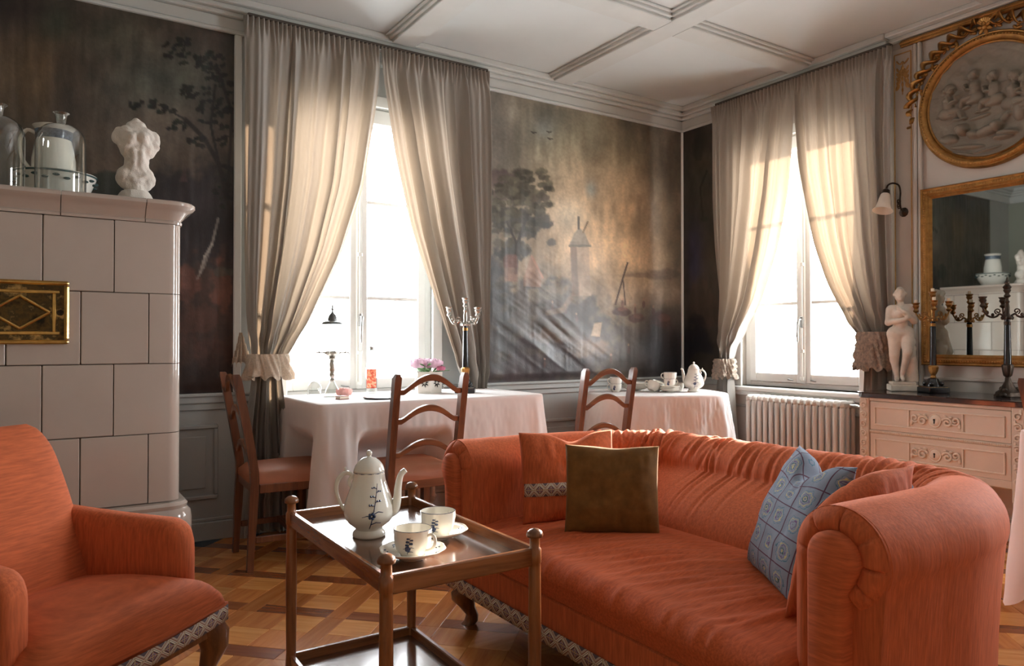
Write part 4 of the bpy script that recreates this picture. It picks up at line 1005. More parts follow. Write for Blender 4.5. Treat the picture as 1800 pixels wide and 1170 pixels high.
for k in range(84):
    corner = rs.rand() < .55
    c0 = (tot*rs.choice([.30, .70])+rs.randn()*.11) if corner else rs.uniform(.30, .70)*tot
    sk = rs.uniform(-.10, .10)+(.05 if c0 < tot/2 else -.05); wd = rs.uniform(.005, .011); am = rs.uniform(.002, .0062)
    v0, v1 = rs.uniform(.10, .35), rs.uniform(.55, .82)
    x = (q[:, None]-c0-sk*(vv[None, :]-.45)*2)/wd; win = sstep(v0-.1, v0+.08, vv)*(1-sstep(v1-.1, v1+.05, vv))
    D_ += am*(-np.exp(-x*x)+.6*np.exp(-(x-1.9)**2)+.6*np.exp(-(x+1.9)**2))*win[None, :]
D_ += .004*(fbm(q[:, None]*9+vv*0, vv[None, :]*5+q[:, None]*0, 3, 8)-.5)
nl = np.gradient(secs, axis=1); nl /= np.linalg.norm(nl, axis=2)[..., None]+1e-9; n2 = np.stack([-nl[..., 1], nl[..., 0]], -1)
S2 = secs+n2*D_[..., None]
P3 = np.zeros((NP, m_, 3)); P3[..., 0] = path[:, 0:1]+nrm[:, 0:1]*S2[..., 0]+OX; P3[..., 1] = path[:, 1:2]+nrm[:, 1:2]*S2[..., 0]+OY; P3[..., 2] = S2[..., 1]
b = MB().grid(P3); b.f.append(tuple(range(m_))); b.f.append(tuple(range((NP-1)*m_, NP*m_))[::-1])
b.ob('upholstered_shell', m_orange, sofa, smooth=70, fix=True)
# pleated arm fronts and keyhole panels
for i0, sgn in ((0, -1), (NP-1, 1)):
    zt = path[i0, 2]; zc = zt-r_; px_, py_ = path[i0, 0]+OX, path[i0, 1]+OY; ny = nrm[i0, 1]; nx = nrm[i0, 0]
    nA, nR = 120, 14; G = np.zeros((nR, nA, 3))
    for j in range(nA):
        t = j/(nA-1)
        if t < .30:                                    # straight strip on the inner side
            f_ = t/.30; zz0 = .175+(zc-.175)*f_; di, do = (-.050, 0), (-r_*1.005, 0); base = zz0; ang_ = None
        else: ang_ = math.pi-(t-.30)/.70*math.pi*1.36
        gr = 0.0
        if ang_ is not None:
            for ga in (math.pi*.97, math.pi*.72, math.pi*.47, math.pi*.22, -.02*math.pi, -.24*math.pi): gr += math.exp(-((ang_-ga)/.035)**2)
        for k in range(nR):
            w = k/(nR-1); rr = .046+(r_*1.004-.046)*w; bul = .026*math.sin(math.pi*min(1, .10+.90*w))**.8
            if ang_ is None: oy, oz = -rr, base
            else: oy, oz = rr*math.cos(ang_), zc+rr*math.sin(ang_)
            G[k, j] = (px_+.004-bul+.010*gr*math.sin(math.pi*w)**.6, py_+ny*oy, oz)
    MB().grid(G).ob('pleated_arm_front', m_orange, sofa, smooth=70, fix=True)
    # keyhole panel: round head on a straight stem
    pts = []; R = .056
    for k in range(25): A = -math.pi*.18+k/24*math.pi*1.18; pts.append((R*math.cos(A), R*math.sin(A)))
    pts = pts+[(-R, -.10), (-R, -.40), (.026, -.40), (.026, -.12), (.030, -.07)]
    Mx = Matrix(((0, 0, -1, px_-.012), (ny, 0, 0, py_), (0, 1, 0, zc+.004), (0, 0, 0, 1)))
    MB().extr(pts, -.02, .034, Mx, .012).ob('arm_panel', m_orangeh, sofa, smooth=50, fix=True)
    st_pts = [(-.104, -.425), (-.104, .0), (.066, .0), (.066, -.425)]
    MB().extr(st_pts[::-1], -.05, -.010, Mx, .004).ob('arm_front', m_orange, sofa, smooth=30, fix=True)
# seat cushion: loft along the length
yy = np.linspace(-3.20, -1.835, 240); prof_n = 64; P = np.zeros((len(yy), prof_n, 3)); rs = np.random.RandomState(4)
crs = [(rs.uniform(-3.2, -1.9), rs.uniform(.25, .75), rs.uniform(.008, .018), rs.uniform(.003, .0075), rs.uniform(.10, .34)) for _ in range(46)]
for i, y in enumerate(yy):
    e = min(1, min(y+3.215, -1.82-y)/.05); e = math.sqrt(max(0, 1-(1-e)**2)) if e < 1 else 1
    xb, xf = -2.43, -3.058; zb, ztp = .285, .392+.012*math.sin(math.pi*(y+3.2)/1.365)
    for j in range(prof_n):
        t = j/(prof_n-1)
        if t < .62:
            u = t/.62; x = xb+(xf+.06-xb)*u; z = ztp+.018*math.sin(math.pi*min(1, u*1.05))-.006*u
            for (c0, u0, w, am, sk) in crs:
                dd = (y-c0-sk*(u-u0))/w
                if abs(dd) < 3.5: z += am*(math.exp(-dd*dd)-.6*math.exp(-(dd-1.7)**2))*math.exp(-((u-.62)/.30)**2)
        elif t < .86:
            a = (t-.62)/.24*math.pi/2; zc_ = ztp-.066; x = xf+.06-.066*math.sin(a); z = zc_+.06*math.cos(a)+.0
            for (c0, u0, w, am, sk) in crs:
                dd = (y-c0-sk*(1-u0))/w
                if abs(dd) < 3.5: x -= am*1.2*math.exp(-dd*dd)*(1-a/(math.pi/2)*.9)
        else:
            u = (t-.86)/.14; x = xf-.006+.012*u; z = (ztp-.066)*(1-u)+zb*u
        P[i, j] = (x+OX, y+OY, zb+(z-zb)*(.45+.55*e))
b = MB().grid(P); n = prof_n; b.f.append(tuple(range(n))); b.f.append(tuple(range((len(yy)-1)*n, len(yy)*n))[::-1])
b.ob('seat_cushion', fabric('orange_chenille_seat', (190, 92, 53), streak=(14, 140, 140)), sofa, smooth=70, fix=True)
MB().bb(-3.052+OX, -2.40+OX, -3.20+OY, -1.83+OY, .16, .288, .012).ob('front_rail', m_orange, sofa, smooth=30)
ysb = np.linspace(-1.675, -3.37, 40)
strip('braid_trim', [(-3.058+OX, y+OY, .140) for y in ysb], [(-3.058+OX, y+OY, .192) for y in ysb], sofa, m_braid, .062)
lo = []; hi = []
for i in range(NP-1, -1, -6): w = .084; lo.append((path[i, 0]+nrm[i, 0]*w+OX, path[i, 1]+nrm[i, 1]*w+OY, .140)); hi.append((lo[-1][0], lo[-1][1], .192))
strip('braid_trim', lo, hi, sofa, m_braid, .062)
MB().bb(-3.04+OX, -2.2+OX, -3.34+OY, -1.72+OY, .13, .165).ob('base_board', m_dark, sofa, smooth=0)
def cabriole(h, k=1.0, dirx=-1, diry=0):
    zs = [h, h*.85, h*.65, h*.45, h*.25, h*.08, 0]; off = [0, -.014, -.020, -.006, .010, .006, -.004]; rad = [.046, .050, .040, .028, .022, .024, .026]
    b = MB(); P = []
    for z, o_, r0 in zip(zs, off, rad):
        ring = []
        for a in range(16):
            w = 2*math.pi*(a+.5)/16; sq = 1/max(abs(math.cos(w)), abs(math.sin(w)))**.6
            ring.append((-dirx*0+r0*k*sq*math.cos(w)+dirx*-o_*1.0*k, r0*k*.9*sq*math.sin(w)+diry*-o_*k, z))
        P.append(ring)
    b.grid(np.array(P), wrapv=True); n = 16; b.f.append(tuple(range(n))); b.f.append(tuple(range(6*n, 7*n))[::-1]); return b
for x, y in ((-2.995, -1.78), (-2.995, -3.27), (-2.25, -1.90), (-2.25, -3.12)):
    b = cabriole(.14, 1.0, -1, .5 if y > -2.5 else -.5); b.ob('leg', m_leg, sofa, smooth=50, fix=True, loc=(x+OX, y+OY, 0))
# ------------------------------------------------------------------ cushions
def pillow(name, label, mat, w, h, t, origin, ux, uz, seed, dent=.0, corner=.10, sag=.0, droop=.0):
    """ux: width direction, uz: up direction (both unit), origin: bottom centre"""
    ux = Vector(ux).normalized(); uz = Vector(uz); uz = (uz-ux*uz.dot(ux)).normalized(); un = ux.cross(uz)
    n = 46; rs = np.random.RandomState(seed); V = []; F = []; UV = []
    def pt(u, v, side):
        a, c = abs(u), abs(v); prof = max(0, (1-a**2.6))**.55*max(0, (1-c**2.6))**.55
        k = 1-.085*(1-a**4)*(c**6)*0; ins = corner*(1-a*a)*c**8*.35; ins2 = corner*(1-c*c)*a**8*.35
        uu = u*(1-ins2); vv_ = v*(1-ins)
        wr = .016*(fbm(np.array(u*2.5+seed), np.array(v*2.5+side), 3, seed)-.5)*prof**.3+.010*(fbm(np.array(u*9+seed), np.array(v*1.6+side), 2, seed+2)-.5)*prof**.4*min(1, .25+c)
        x = uu*w/2; z = h/2+vv_*h/2-dent*math.exp(-((u-.1)/.35)**2)*(v > 0)*v*v-droop*max(0, u+.2)**1.6*max(0, v+.3)
        return Vector(origin)+ux*x+uz*z+un*(side*(t/2*prof+wr)+sag*(v*v))
    for s in (1, -1):
        base = len(V)
        for i in range(n+1):
            for j in range(n+1):
                u, v = -1+2*i/n, -1+2*j/n; V.append(tuple(pt(u, v, s))); UV.append(((u+1)/2, (v+1)/2))
        for i in range(n):
            for j in range(n):
                q4 = (base+i*(n+1)+j, base+(i+1)*(n+1)+j, base+(i+1)*(n+1)+j+1, base+i*(n+1)+j+1); F.append(q4 if s > 0 else q4[::-1])
    me = bpy.data.meshes.new(name); me.from_pydata(V, [], F); uv = me.uv_layers.new(name='UVMap')
    for p in me.polygons:
        for li in p.loop_indices: uv.data[li].uv = UV[me.loops[li].vertex_index]
    bm = bmesh.new(); bm.from_mesh(me); bmesh.ops.remove_doubles(bm, verts=bm.verts, dist=1e-5); bm.to_mesh(me); bm.free()
    me.polygons.foreach_set('use_smooth', [True]*len(me.polygons))
    return tag(link(name, me, mat), label, 'cushion', 'loose cushions on the sofa'), pt
# orange with a braid band
po, pf = pillow('cushion', 'orange cushion with a woven braid band leaning in the far sofa corner', m_orange, .375, .335, .13, (-2.705, -2.035, .398), (.95, -.30, 0), (.06, .16, 1), 3, dent=.035)
un_ = Vector((-.30, -.95, .1))*.004
us = np.linspace(-.985, .985, 40)
strip('braid_band', [tuple(pf(u, -.40, 1)+un_) for u in us], [tuple(pf(u, -.12, 1)+un_) for u in us], po, m_braid, .042, .002)
pillow('cushion', 'plain dark brown velvet cushion in front of the orange one', m_brown, .325, .305, .13, (-2.715, -2.275, .404), (.75, -.66, 0), (.10, .11, 1), 5, dent=.006)
def embroidered(name):
    m, nt, b = newmat(name); tc = nt.nodes.new('ShaderNodeTexCoord')
    def N(t, **k):
        n = nt.nodes.new(t)
        for a, v in k.items(): setattr(n, a, v)
        return n
    def vm(op, a, c):
        n = N('ShaderNodeVectorMath', operation=op); nt.links.new(a, n.inputs[0])
        if isinstance(c, tuple): n.inputs[1].default_value = c
        else: nt.links.new(c, n.inputs[1])
        return n
    sc = vm('MULTIPLY', tc.outputs['UV'], (4.4, 5.2, 0)).outputs[0]
    fl = N('ShaderNodeVectorMath', operation='FLOOR'); nt.links.new(sc, fl.inputs[0])
    fr = vm('SUBTRACT', vm('SUBTRACT', sc, fl.outputs[0]).outputs[0], (.5, .5, 0)).outputs[0]
    ln = N('ShaderNodeVectorMath', operation='LENGTH'); nt.links.new(fr, ln.inputs[0])
    wn_ = N('ShaderNodeTexWhiteNoise'); nt.links.new(fl.outputs[0], wn_.inputs['Vector'])
    gr = N('ShaderNodeTexNoise'); gr.inputs['Scale'].default_value = 26; nt.links.new(tc.outputs['UV'], gr.inputs['Vector'])
    ad = N('ShaderNodeMath', operation='MULTIPLY_ADD'); nt.links.new(gr.outputs['Fac'], ad.inputs[0]); ad.inputs[1].default_value = .28; nt.links.new(ln.outputs['Value'], ad.inputs[2])
    sh = N('ShaderNodeMath', operation='MULTIPLY_ADD'); nt.links.new(wn_.outputs['Value'], sh.inputs[0]); sh.inputs[1].default_value = .14; nt.links.new(ad.outputs[0], sh.inputs[2])
    r = N('ShaderNodeValToRGB'); cr = r.color_ramp; cr.interpolation = 'CONSTANT'
    base = (136, 146, 164)
    st2 = [(0, (40, 84, 82)), (.16, base), (.20, (196, 180, 110)), (.235, base), (.27, (52, 84, 76)), (.30, base), (.36, (112, 86, 128)), (.385, base), (.43, (200, 188, 126)), (.455, base), (.52, (74, 120, 140)), (.545, base)]
    while len(cr.elements) < len(st2): cr.elements.new(.5)
    for e, (p, c) in zip(cr.elements, st2): e.position = p; e.color = (*lin(c), 1)
    nt.links.new(sh.outputs[0], r.inputs[0])
    sx = N('ShaderNodeSeparateXYZ'); nt.links.new(fr, sx.inputs[0])
    ab = [N('ShaderNodeMath', operation='ABSOLUTE') for _ in range(2)]
    for k in range(2): nt.links.new(sx.outputs[k], ab[k].inputs[0])
    mxx = N('ShaderNodeMath', operation='MAXIMUM'); nt.links.new(ab[0].outputs[0], mxx.inputs[0]); nt.links.new(ab[1].outputs[0], mxx.inputs[1])
    gt = N('ShaderNodeMath', operation='GREATER_THAN'); nt.links.new(mxx.outputs[0], gt.inputs[0]); gt.inputs[1].default_value = .478
    mx = N('ShaderNodeMixRGB'); nt.links.new(gt.outputs[0], mx.inputs[0]); nt.links.new(r.outputs[0], mx.inputs[1]); mx.inputs[2].default_value = (*lin((92, 58, 78)), 1)
    nt.links.new(mx.outputs[0], b.inputs['Base Color']); b.inputs['Roughness'].default_value = .85
    add_bump(nt, b, sh.outputs[0], .4, .004); return m
m_emb = embroidered('blue_embroidery')
pb, pbf = pillow('cushion', 'blue cushion embroidered with coloured motifs by the near sofa arm', m_emb, .39, .39, .13, (-2.675, -2.885, .398), (-.56, -.83, 0), (.32, -.26, .92), 7, dent=.085, corner=.20)
pc, pcf = pillow('cushion', 'orange cushion with a floral patch tucked behind the near sofa arm', m_orange, .38, .365, .11, (-2.67, -3.085, .400), (-1, .06, 0), (0, -.26, 1), 9, dent=.01, droop=.075)
us = np.linspace(-.99, .99, 40); unc = Vector((0, .98, .16))*.0
for sd in (1, -1):
    off = Vector((.04, 1, .1))*(.003*sd)
    me_o = strip('floral_band', [tuple(pcf(u, .30, sd)-off*-1 if sd > 0 else pcf(u, .30, sd)+off) for u in us], [tuple(pcf(u, .72, sd)+off) for u in us], pc, m_emb, .12, .002)
# ------------------------------------------------------------------ armchair
AC = Vector((-4.205, -1.99, 0)); ua = Vector((.766, .643, 0)); va = Vector((-.643, .766, 0))
arm_ch = thing('armchair', 'orange chenille armchair with low arms and braid above cabriole legs', 'armchair', tuple(AC), math.atan2(ua.y, ua.x))
# local: x along the front (viewer right positive), y toward the back
n1, n2_ = 44, 40; P = np.zeros((n1, n2_, 3))
for i in range(n1):
    t = i/(n1-1); y = -.118+.47*t; hw = .318-.09*t; bow = -.022*(1-t)
    for j in range(n2_):
        u = -1+2*j/(n2_-1); a = abs(u); k = max(0, 1-a**7)**.5; e = 1-max(0, 1-t*7)**2; e = math.sqrt(max(e, 0))
        P[i, j] = (hw*u, y+bow*(1-u*u)-.008*(1-e)*0, .285+(.088+.030*math.sin(math.pi*min(1, t*1.15))*(1-u*u))*k*e)
rim = []
for i in range(n1): rim.append(np.concatenate([P[i], [[P[i, -1, 0], P[i, -1, 1], .245], [P[i, 0, 0], P[i, 0, 1], .245]]]))
b = MB().grid(np.array(rim), wrapv=True); n = n2_+2; b.f.append(tuple(range(n))); b.f.append(tuple(range((n1-1)*n, n1*n))[::-1])
b.ob('seat', m_orangeb, arm_ch, smooth=75, fix=True)
# backrest: loft of cross-sections going up, leaning back
lv = 36; ns = 56; G = np.zeros((lv, ns, 3))
for i in range(lv):
    t = i/(lv-1); z = .30+.515*t; yc = .300+.205*t**1.05; hw = .205+.018*math.sin(math.pi*t)+.006*t; th = .055
    if t > .80: k = (t-.80)/.20; q_ = math.sqrt(max(0, 1-k*k)); hw *= .80+.20*q_; th *= max(.04, q_); 
    for j in range(ns):
        a = 2*math.pi*j/ns; c_, s_ = math.cos(a), math.sin(a)
        x = hw*math.copysign(abs(c_)**.45, c_); y = th*math.copysign(abs(s_)**.75, s_)
        y += -.022*(1-(x/hw)**2)*math.sin(math.pi*min(1, t*1.1)) if s_ < 0 else 0
        G[i, j] = (x, yc+y, z)
b = MB().grid(G, wrapv=True); b.f.append(tuple(range(ns))); b.f.append(tuple(range((lv-1)*ns, lv*ns))[::-1])
b.ob('backrest', m_orangeb, arm_ch, smooth=75, fix=True)
for s in (-1, 1):
    lv2 = 30; ns = 36; G = np.zeros((lv2, ns, 3))
    for i in range(lv2):
        t = i/(lv2-1); y = -.012+.44*t; x = .274-.070*t; top = .535+.035*t**1.5; z0 = .26; th = .046-.004*t
        k = 1.0
        if t < .16: q_ = 1-t/.16; k = math.sqrt(max(.02, 1-q_*q_))
        tz = top-.055*(1-k); hw = th*(.45+.55*k)
        for j in range(ns):
            a = 2*math.pi*j/ns; c_, s_ = math.cos(a), math.sin(a); hz_ = (tz-z0)/2
            xx = hw*math.copysign(abs(c_)**.6, c_); zz = (z0+tz)/2+hz_*math.copysign(abs(s_)**(.34 if s_ > 0 else .2), s_)
            G[i, j] = (s*(x+xx), y, zz)
    b = MB().grid(G, wrapv=True); b.f.append(tuple(range(ns))); b.f.append(tuple(range((lv2-1)*ns, lv2*ns))[::-1])
    b.ob('armrest', m_orange, arm_ch, smooth=75, fix=True)
pth = [(-.300, .18), (-.321, .05), (-.322, -.08), (-.319, -.112)]+[(.318*u, -.122-.022*(1-u*u)) for u in np.linspace(-.97, .97, 24)]+[(.319, -.112), (.322, -.08), (.321, .05), (.30, .18)]
strip('braid_trim', [(x, y, .236) for x, y in pth], [(x, y, .278) for x, y in pth], arm_ch, m_braid, .058)
MB().extr([(-.308, -.105), (.308, -.105), (.24, .42), (-.24, .42)], .20, .262).ob('base_frame', m_leg, arm_ch, smooth=0)
for x, y in ((.275, -.075), (-.275, -.075), (.2, .38), (-.2, .38)):
    cabriole(.238, .92, 1 if x > 0 else -1, -.8 if y < 0 else .8).ob('leg', m_leg, arm_ch, smooth=50, fix=True, loc=(x, y, 0))
b = MB()
for k in range(14): b.ball((-.338-.002, .0+.02*k, .33+.012*k), .005, 8, 6)
struct(b.ob('brass_studs', m_brass2, arm_ch), 'stuff')
# ------------------------------------------------------------------ tea trolley
TX0, TX1, TY0, TY1 = -3.722, -3.322, -2.685, -1.965
tr = thing('tea_trolley', 'wooden two-tier tea trolley with mushroom-capped posts between armchair and sofa', 'trolley', ((TX0+TX1)/2, (TY0+TY1)/2, 0))
hx, hy = (TX1-TX0)/2, (TY1-TY0)/2
for sx in (-1, 1):
    for sy in (-1, 1):
        p = MB().lathe([(.001, .02), (.014, .02), (.0165, .05), (.0165, .085), (.0145, .12), (.0165, .32), (.0150, .50), (.0145, .513), (.0165, .515), (.0165, .548), (.0130, .552), (.0125, .575), (.0150, .578), (.0150, .5785)], (sx*hx, sy*hy, 0), 20)
        po_ = p.ob('post', m_trolley, tr, smooth=50)
        MB().lathe([(.013, .576), (.0205, .579), (.0215, .585), (.0185, .592), (.011, .598), (.001, .600)], (sx*hx, sy*hy, 0), 20, caps=False).ob('cap', m_leg, po_, smooth=60)
        MB().lathe([(.001, 0), (.012, .001), (.015, .012), (.012, .022), (.001, .022)], (sx*hx, sy*hy, 0), 14).ob('caster', m_bronze, po_)
for zt, tray_n in ((.552, 'upper_tray'), (.122, 'lower_tray')):
    t_o = MB().bb(-hx, hx, -hy, hy, zt-.040, zt-.026, .002).ob(tray_n, m_tray, tr, smooth=0)
    for s in (-1, 1):
        MB().bb(s*hx-.008, s*hx+.008, -hy-.010, hy+.010, zt-.044, zt, .003).ob('tray_edge', m_trolleyy, t_o, smooth=0)
        MB().bb(-hx+.008, hx-.008, s*hy-.008, s*hy+.008, zt-.044, zt, .003).ob('tray_edge', m_trolleyx, t_o, smooth=0)
# ------------------------------------------------------------------ porcelain
ZT = .552-.026+.0005
def flower_sprig(parent, face, seed, h, w, name='painted_sprig', r=1.0):
    """raised glaze strokes laid on a surface; face(u, z) gives a point just above it (u in metres round the body)"""
    rs = np.random.RandomState(seed); b = MB(); q_r = r
    def stroke(pts, r): b.tube([face(u, z) for u, z in pts], [x*q_r for x in r], 5)
    stem = [(w*.10*math.sin(t*2.2)+w*.34*t, h*t) for t in np.linspace(0, 1, 12)]; stroke(stem, [.0011*(1-.5*i/11) for i in range(12)])
    for k, t in enumerate((.12, .28, .36, .52, .60, .70, .80, .88)):
        u0, z0 = w*.10*math.sin(t*2.2)+w*.34*t, h*t; sg = -1 if k % 2 else 1; l = w*(.55 if t < .5 else .26)
        stroke([(u0, z0), (u0+sg*l*.5, z0+h*.05), (u0+sg*l, z0+h*.02)], [.0010, .0012, .0007])
        if t > .45:
            for q in range(2): u1 = u0+sg*l*(.5+.5*q); b.ball(face(u1, z0+h*.035), .0032 if t < .75 else .0022, 6, 5)
    u0, z0 = w*.12, h*.32
    for k in range(5):
        a = k*2*math.pi/5; b.ball(face(u0+math.cos(a)*w*.13, z0+math.sin(a)*w*.13), (.0045), 8, 6)
    o = struct(b.ob(name, m_blue, parent), 'stuff'); o['label'] = 'cobalt blue painted flower sprig'; return o
def lathe_face(prof, ang, extra=.0004, off=0.0):
    zs = [p[1] for p in prof]; rr = [p[0] for p in prof]
    def f(u, z):
        z = z+off; r = float(np.interp(z, zs, rr)); a = ang+u/max(r, .01); r += extra; return (r*math.cos(a), r*math.sin(a), z)
    return f
tocam = lambda x, y: math.atan2(CAM.y-y, CAM.x-x)
def coffee_pot(label, loc, k=1.0, spout=0.0, sprig=True, grp=None, wide=1.0):
    t = thing('coffee_pot', label, 'coffee pot', loc, spout, grp)
    body = [(.001, 0), (.043, 0), (.045, .004), (.042, .012), (.034, .020), (.036, .026), (.052, .040), (.060, .055), (.0625, .070), (.061, .088), (.055, .112), (.048, .138), (.043, .160), (.041, .176), (.0415, .182)]
    body = [(r*k*(1+(wide-1)*math.sin(min(1, z/.16)*math.pi*.75+.3)), z*k) for r, z in body]
    MB().lathe(body, seg=48, wob=lambda a: 1+.006*math.cos(a*12), caps=False).ob('body', m_cer, t, smooth=60)
    lid = MB().lathe([(r*k, z*k) for r, z in [(.0400, .180), (.0440, .183), (.0435, .188), (.039, .200), (.030, .212), (.018, .221), (.007, .224), (.005, .227), (.008, .231), (.0085, .237), (.005, .242), (.001, .243)]], seg=40).ob('lid', m_cer, t, smooth=60)
    MB().lathe([(.0438*k, .1795*k), (.0446*k, .181*k), (.0438*k, .1825*k)], seg=40, caps=False).ob('blue_rim', m_blue, lid)
    sp = smoothpath([(.052, 0, .062), (.072, 0, .075), (.080, 0, .105), (.083, 0, .140), (.090, 0, .172), (.104, 0, .186)], 26)*k
    MB().tube(sp, [k*(.017-.0095*(i/25)**.7) for i in range(26)], 14, up=(0, 1, 0)).ob('spout', m_cer, t, smooth=60)
    ha = smoothpath([(-.041, 0, .150), (-.052, 0, .140), (-.057, 0, .155), (-.050, 0, .172), (-.068, 0, .178), (-.088, 0, .160), (-.094, 0, .130), (-.084, 0, .095), (-.066, 0, .066), (-.058, 0, .050)], 44)*k
    MB().tube(ha, [k*(.0055-.001*math.cos(i/43*6.28)) for i in range(44)], 10, up=(0, 1, 0)).ball((-.068*k, 0, .187*k), (.004*k, .004*k, .009*k), 8, 6).ob('handle', m_cer, t, smooth=60)
    if sprig: flower_sprig(t, lathe_face([(r, z) for r, z in body], tocam(loc[0], loc[1])-spout+.02, off=.030*k), 3, .125*k, .052*k, r=1.25)
    return t
def cup(label, loc, k=1.0, rz=0.0, sprig=True, grp=None, tilt=None):
    t = thing('cup', label, 'cup', loc, rz, grp)
    pr = [(.001, .002), (.022, .002), (.023, 0), (.026, .0), (.028, .004), (.036, .014), (.0405, .030), (.0415, .048), (.0425, .058), (.0415, .0585), (.0405, .050), (.0385, .030), (.033, .014), (.020, .007), (.001, .006)]
    pr = [(r*k, z*k) for r, z in pr]
    MB().lathe(pr, seg=44, wob=lambda a: 1+.012*math.cos(a*14)).ob('bowl', m_cer, t, smooth=60)
    MB().lathe([(.0422*k, .0578*k), (.0428*k, .0585*k), (.0416*k, .0592*k), (.041*k, .0585*k)], seg=44, caps=False).ob('blue_rim', m_blue, t)
    ha = smoothpath([(.039, 0, .046), (.052, 0, .050), (.060, 0, .040), (.056, 0, .024), (.044, 0, .016), (.036, 0, .013)], 20)*k
    MB().tube(ha, .0036*k, 8, up=(0, 1, 0)).ob('handle', m_cer, t)
    if sprig: flower_sprig(t, lathe_face([(r, z) for r, z in pr[3:9]], tocam(loc[0], loc[1])-rz-.35, off=.010*k), 5, .038*k, .022*k, r=.8)
    if tilt: t.rotation_euler = tilt
    return t
def saucer(label, loc, k=1.0, grp=None, name='saucer', sprig=True):
    t = thing(name, label, name, loc, 0, grp)
    pr = [(.001, .003), (.024, .003), (.025, 0), (.029, 0), (.031, .004), (.050, .009), (.066, .016), (.0735, .021), (.0740, .0225), (.072, .0235), (.060, .0165), (.044, .010), (.030, .007), (.001, .0065)]
    MB().lathe([(r*k, z*k) for r, z in pr], seg=60, wob=lambda a: 1+.018*math.cos(a*10)).ob('dish', m_cer, t, smooth=60)
    if sprig:
        b = MB()
        for k2 in range(9):
            a = -.9+k2*.7; b.ball((.062*k*math.cos(a), .062*k*math.sin(a), .0182*k), (.003*k, .005*k, .0012), 8, 6, Matrix.Rotation(a, 3, 'Z'))
            b.ball((.056*k*math.cos(a+.1), .056*k*math.sin(a+.1), .0157*k), (.0025*k, .002*k, .001), 6, 5)
        struct(b.ob('painted_sprig', m_blue, t), 'stuff')
    return t
coffee_pot('white porcelain coffee pot with blue flower sprig on the tea trolley', (-3.592, -2.262, ZT), .98, math.radians(-33), wide=1.15)
s1 = saucer('white fluted saucer at the front of the tea trolley', (-3.580, -2.520, ZT), 1.12, 'saucers on the tea trolley')
s2 = saucer('white fluted saucer nearer the sofa on the tea trolley', (-3.440, -2.385, ZT), 1.12, 'saucers on the tea trolley')
cup('white porcelain cup turned with its handle outward on the front saucer', (-3.580, -2.520, ZT+.008), 1.14, math.radians(-62), True, 'cups on the tea trolley')
cup('white porcelain cup with sprig on the saucer nearer the sofa', (-3.440, -2.385, ZT+.008), 1.14, math.radians(20), True, 'cups on the tea trolley')
# ------------------------------------------------------------------ dresser
ZD = .785
dr = thing('dresser', 'cream painted chest of drawers with dark marble top and carved locks', 'dresser', (0, 0, 0))
DY0, DY1 = -2.635, -1.815
MB().bb(-.470, -.03, DY0+.015, DY1-.015, .36, .755, .003).ob('body', m_dress, dr, smooth=0)
b = MB(); o_ = [(-.03, DY1+.03), (-.03, DY0-.03)]+[(-.42-.085*math.sin(a), DY0-.03+.07-.07*math.cos(a)) for a in np.linspace(0, math.pi/2, 8)]+[(-.42-.085*math.cos(a), DY1+.03-.07+.07*math.sin(a)) for a in np.linspace(0, math.pi/2, 8)]
b.extr(o_[::-1] if False else o_, .758, ZD, None, .006); b.ob('marble_top', m_marble_top, dr, smooth=30, fix=True)
def spiral(cx, cz, r0, turns, s=1, a0=0.0, n=26): return [(cx+s*r0*(1-.8*i/(n-1))*math.cos(a0+turns*2*math.pi*i/(n-1)), cz+r0*(1-.8*i/(n-1))*math.sin(a0+turns*2*math.pi*i/(n-1))) for i in range(n)]
XF = -.488
for (ya, yb) in ((DY1-.055, DY1), (DY0, DY0+.055)):
    pst = MB().bb(XF-.006, -.42, ya, yb, .30, .756, .004).ob('corner_post', m_dress, dr, smooth=0)
    yc = (ya+yb)/2
    for k in range(7):
        zc = .40+.052*k; b = MB(); s = 1 if k % 2 else -1
        b.tube([(XF-.010, y, z) for y, z in spiral(yc, zc, .019, 1.3, s, .6)], .0042, 6, up=(1, 0, 0)); b.ball((XF-.008, yc+s*.012, zc+.024), (.004, .007, .011), 8, 6); b.ob('carved_scroll', m_dressl, pst)
MB().bb(XF, -.44, DY0+.055, DY1-.055, .738, .756, .003).ob('top_rail', m_dress, dr, smooth=0)
MB().bb(XF, -.44, DY0+.055, DY1-.055, .365, .402, .003).ob('bottom_rail', m_dress, dr, smooth=0)
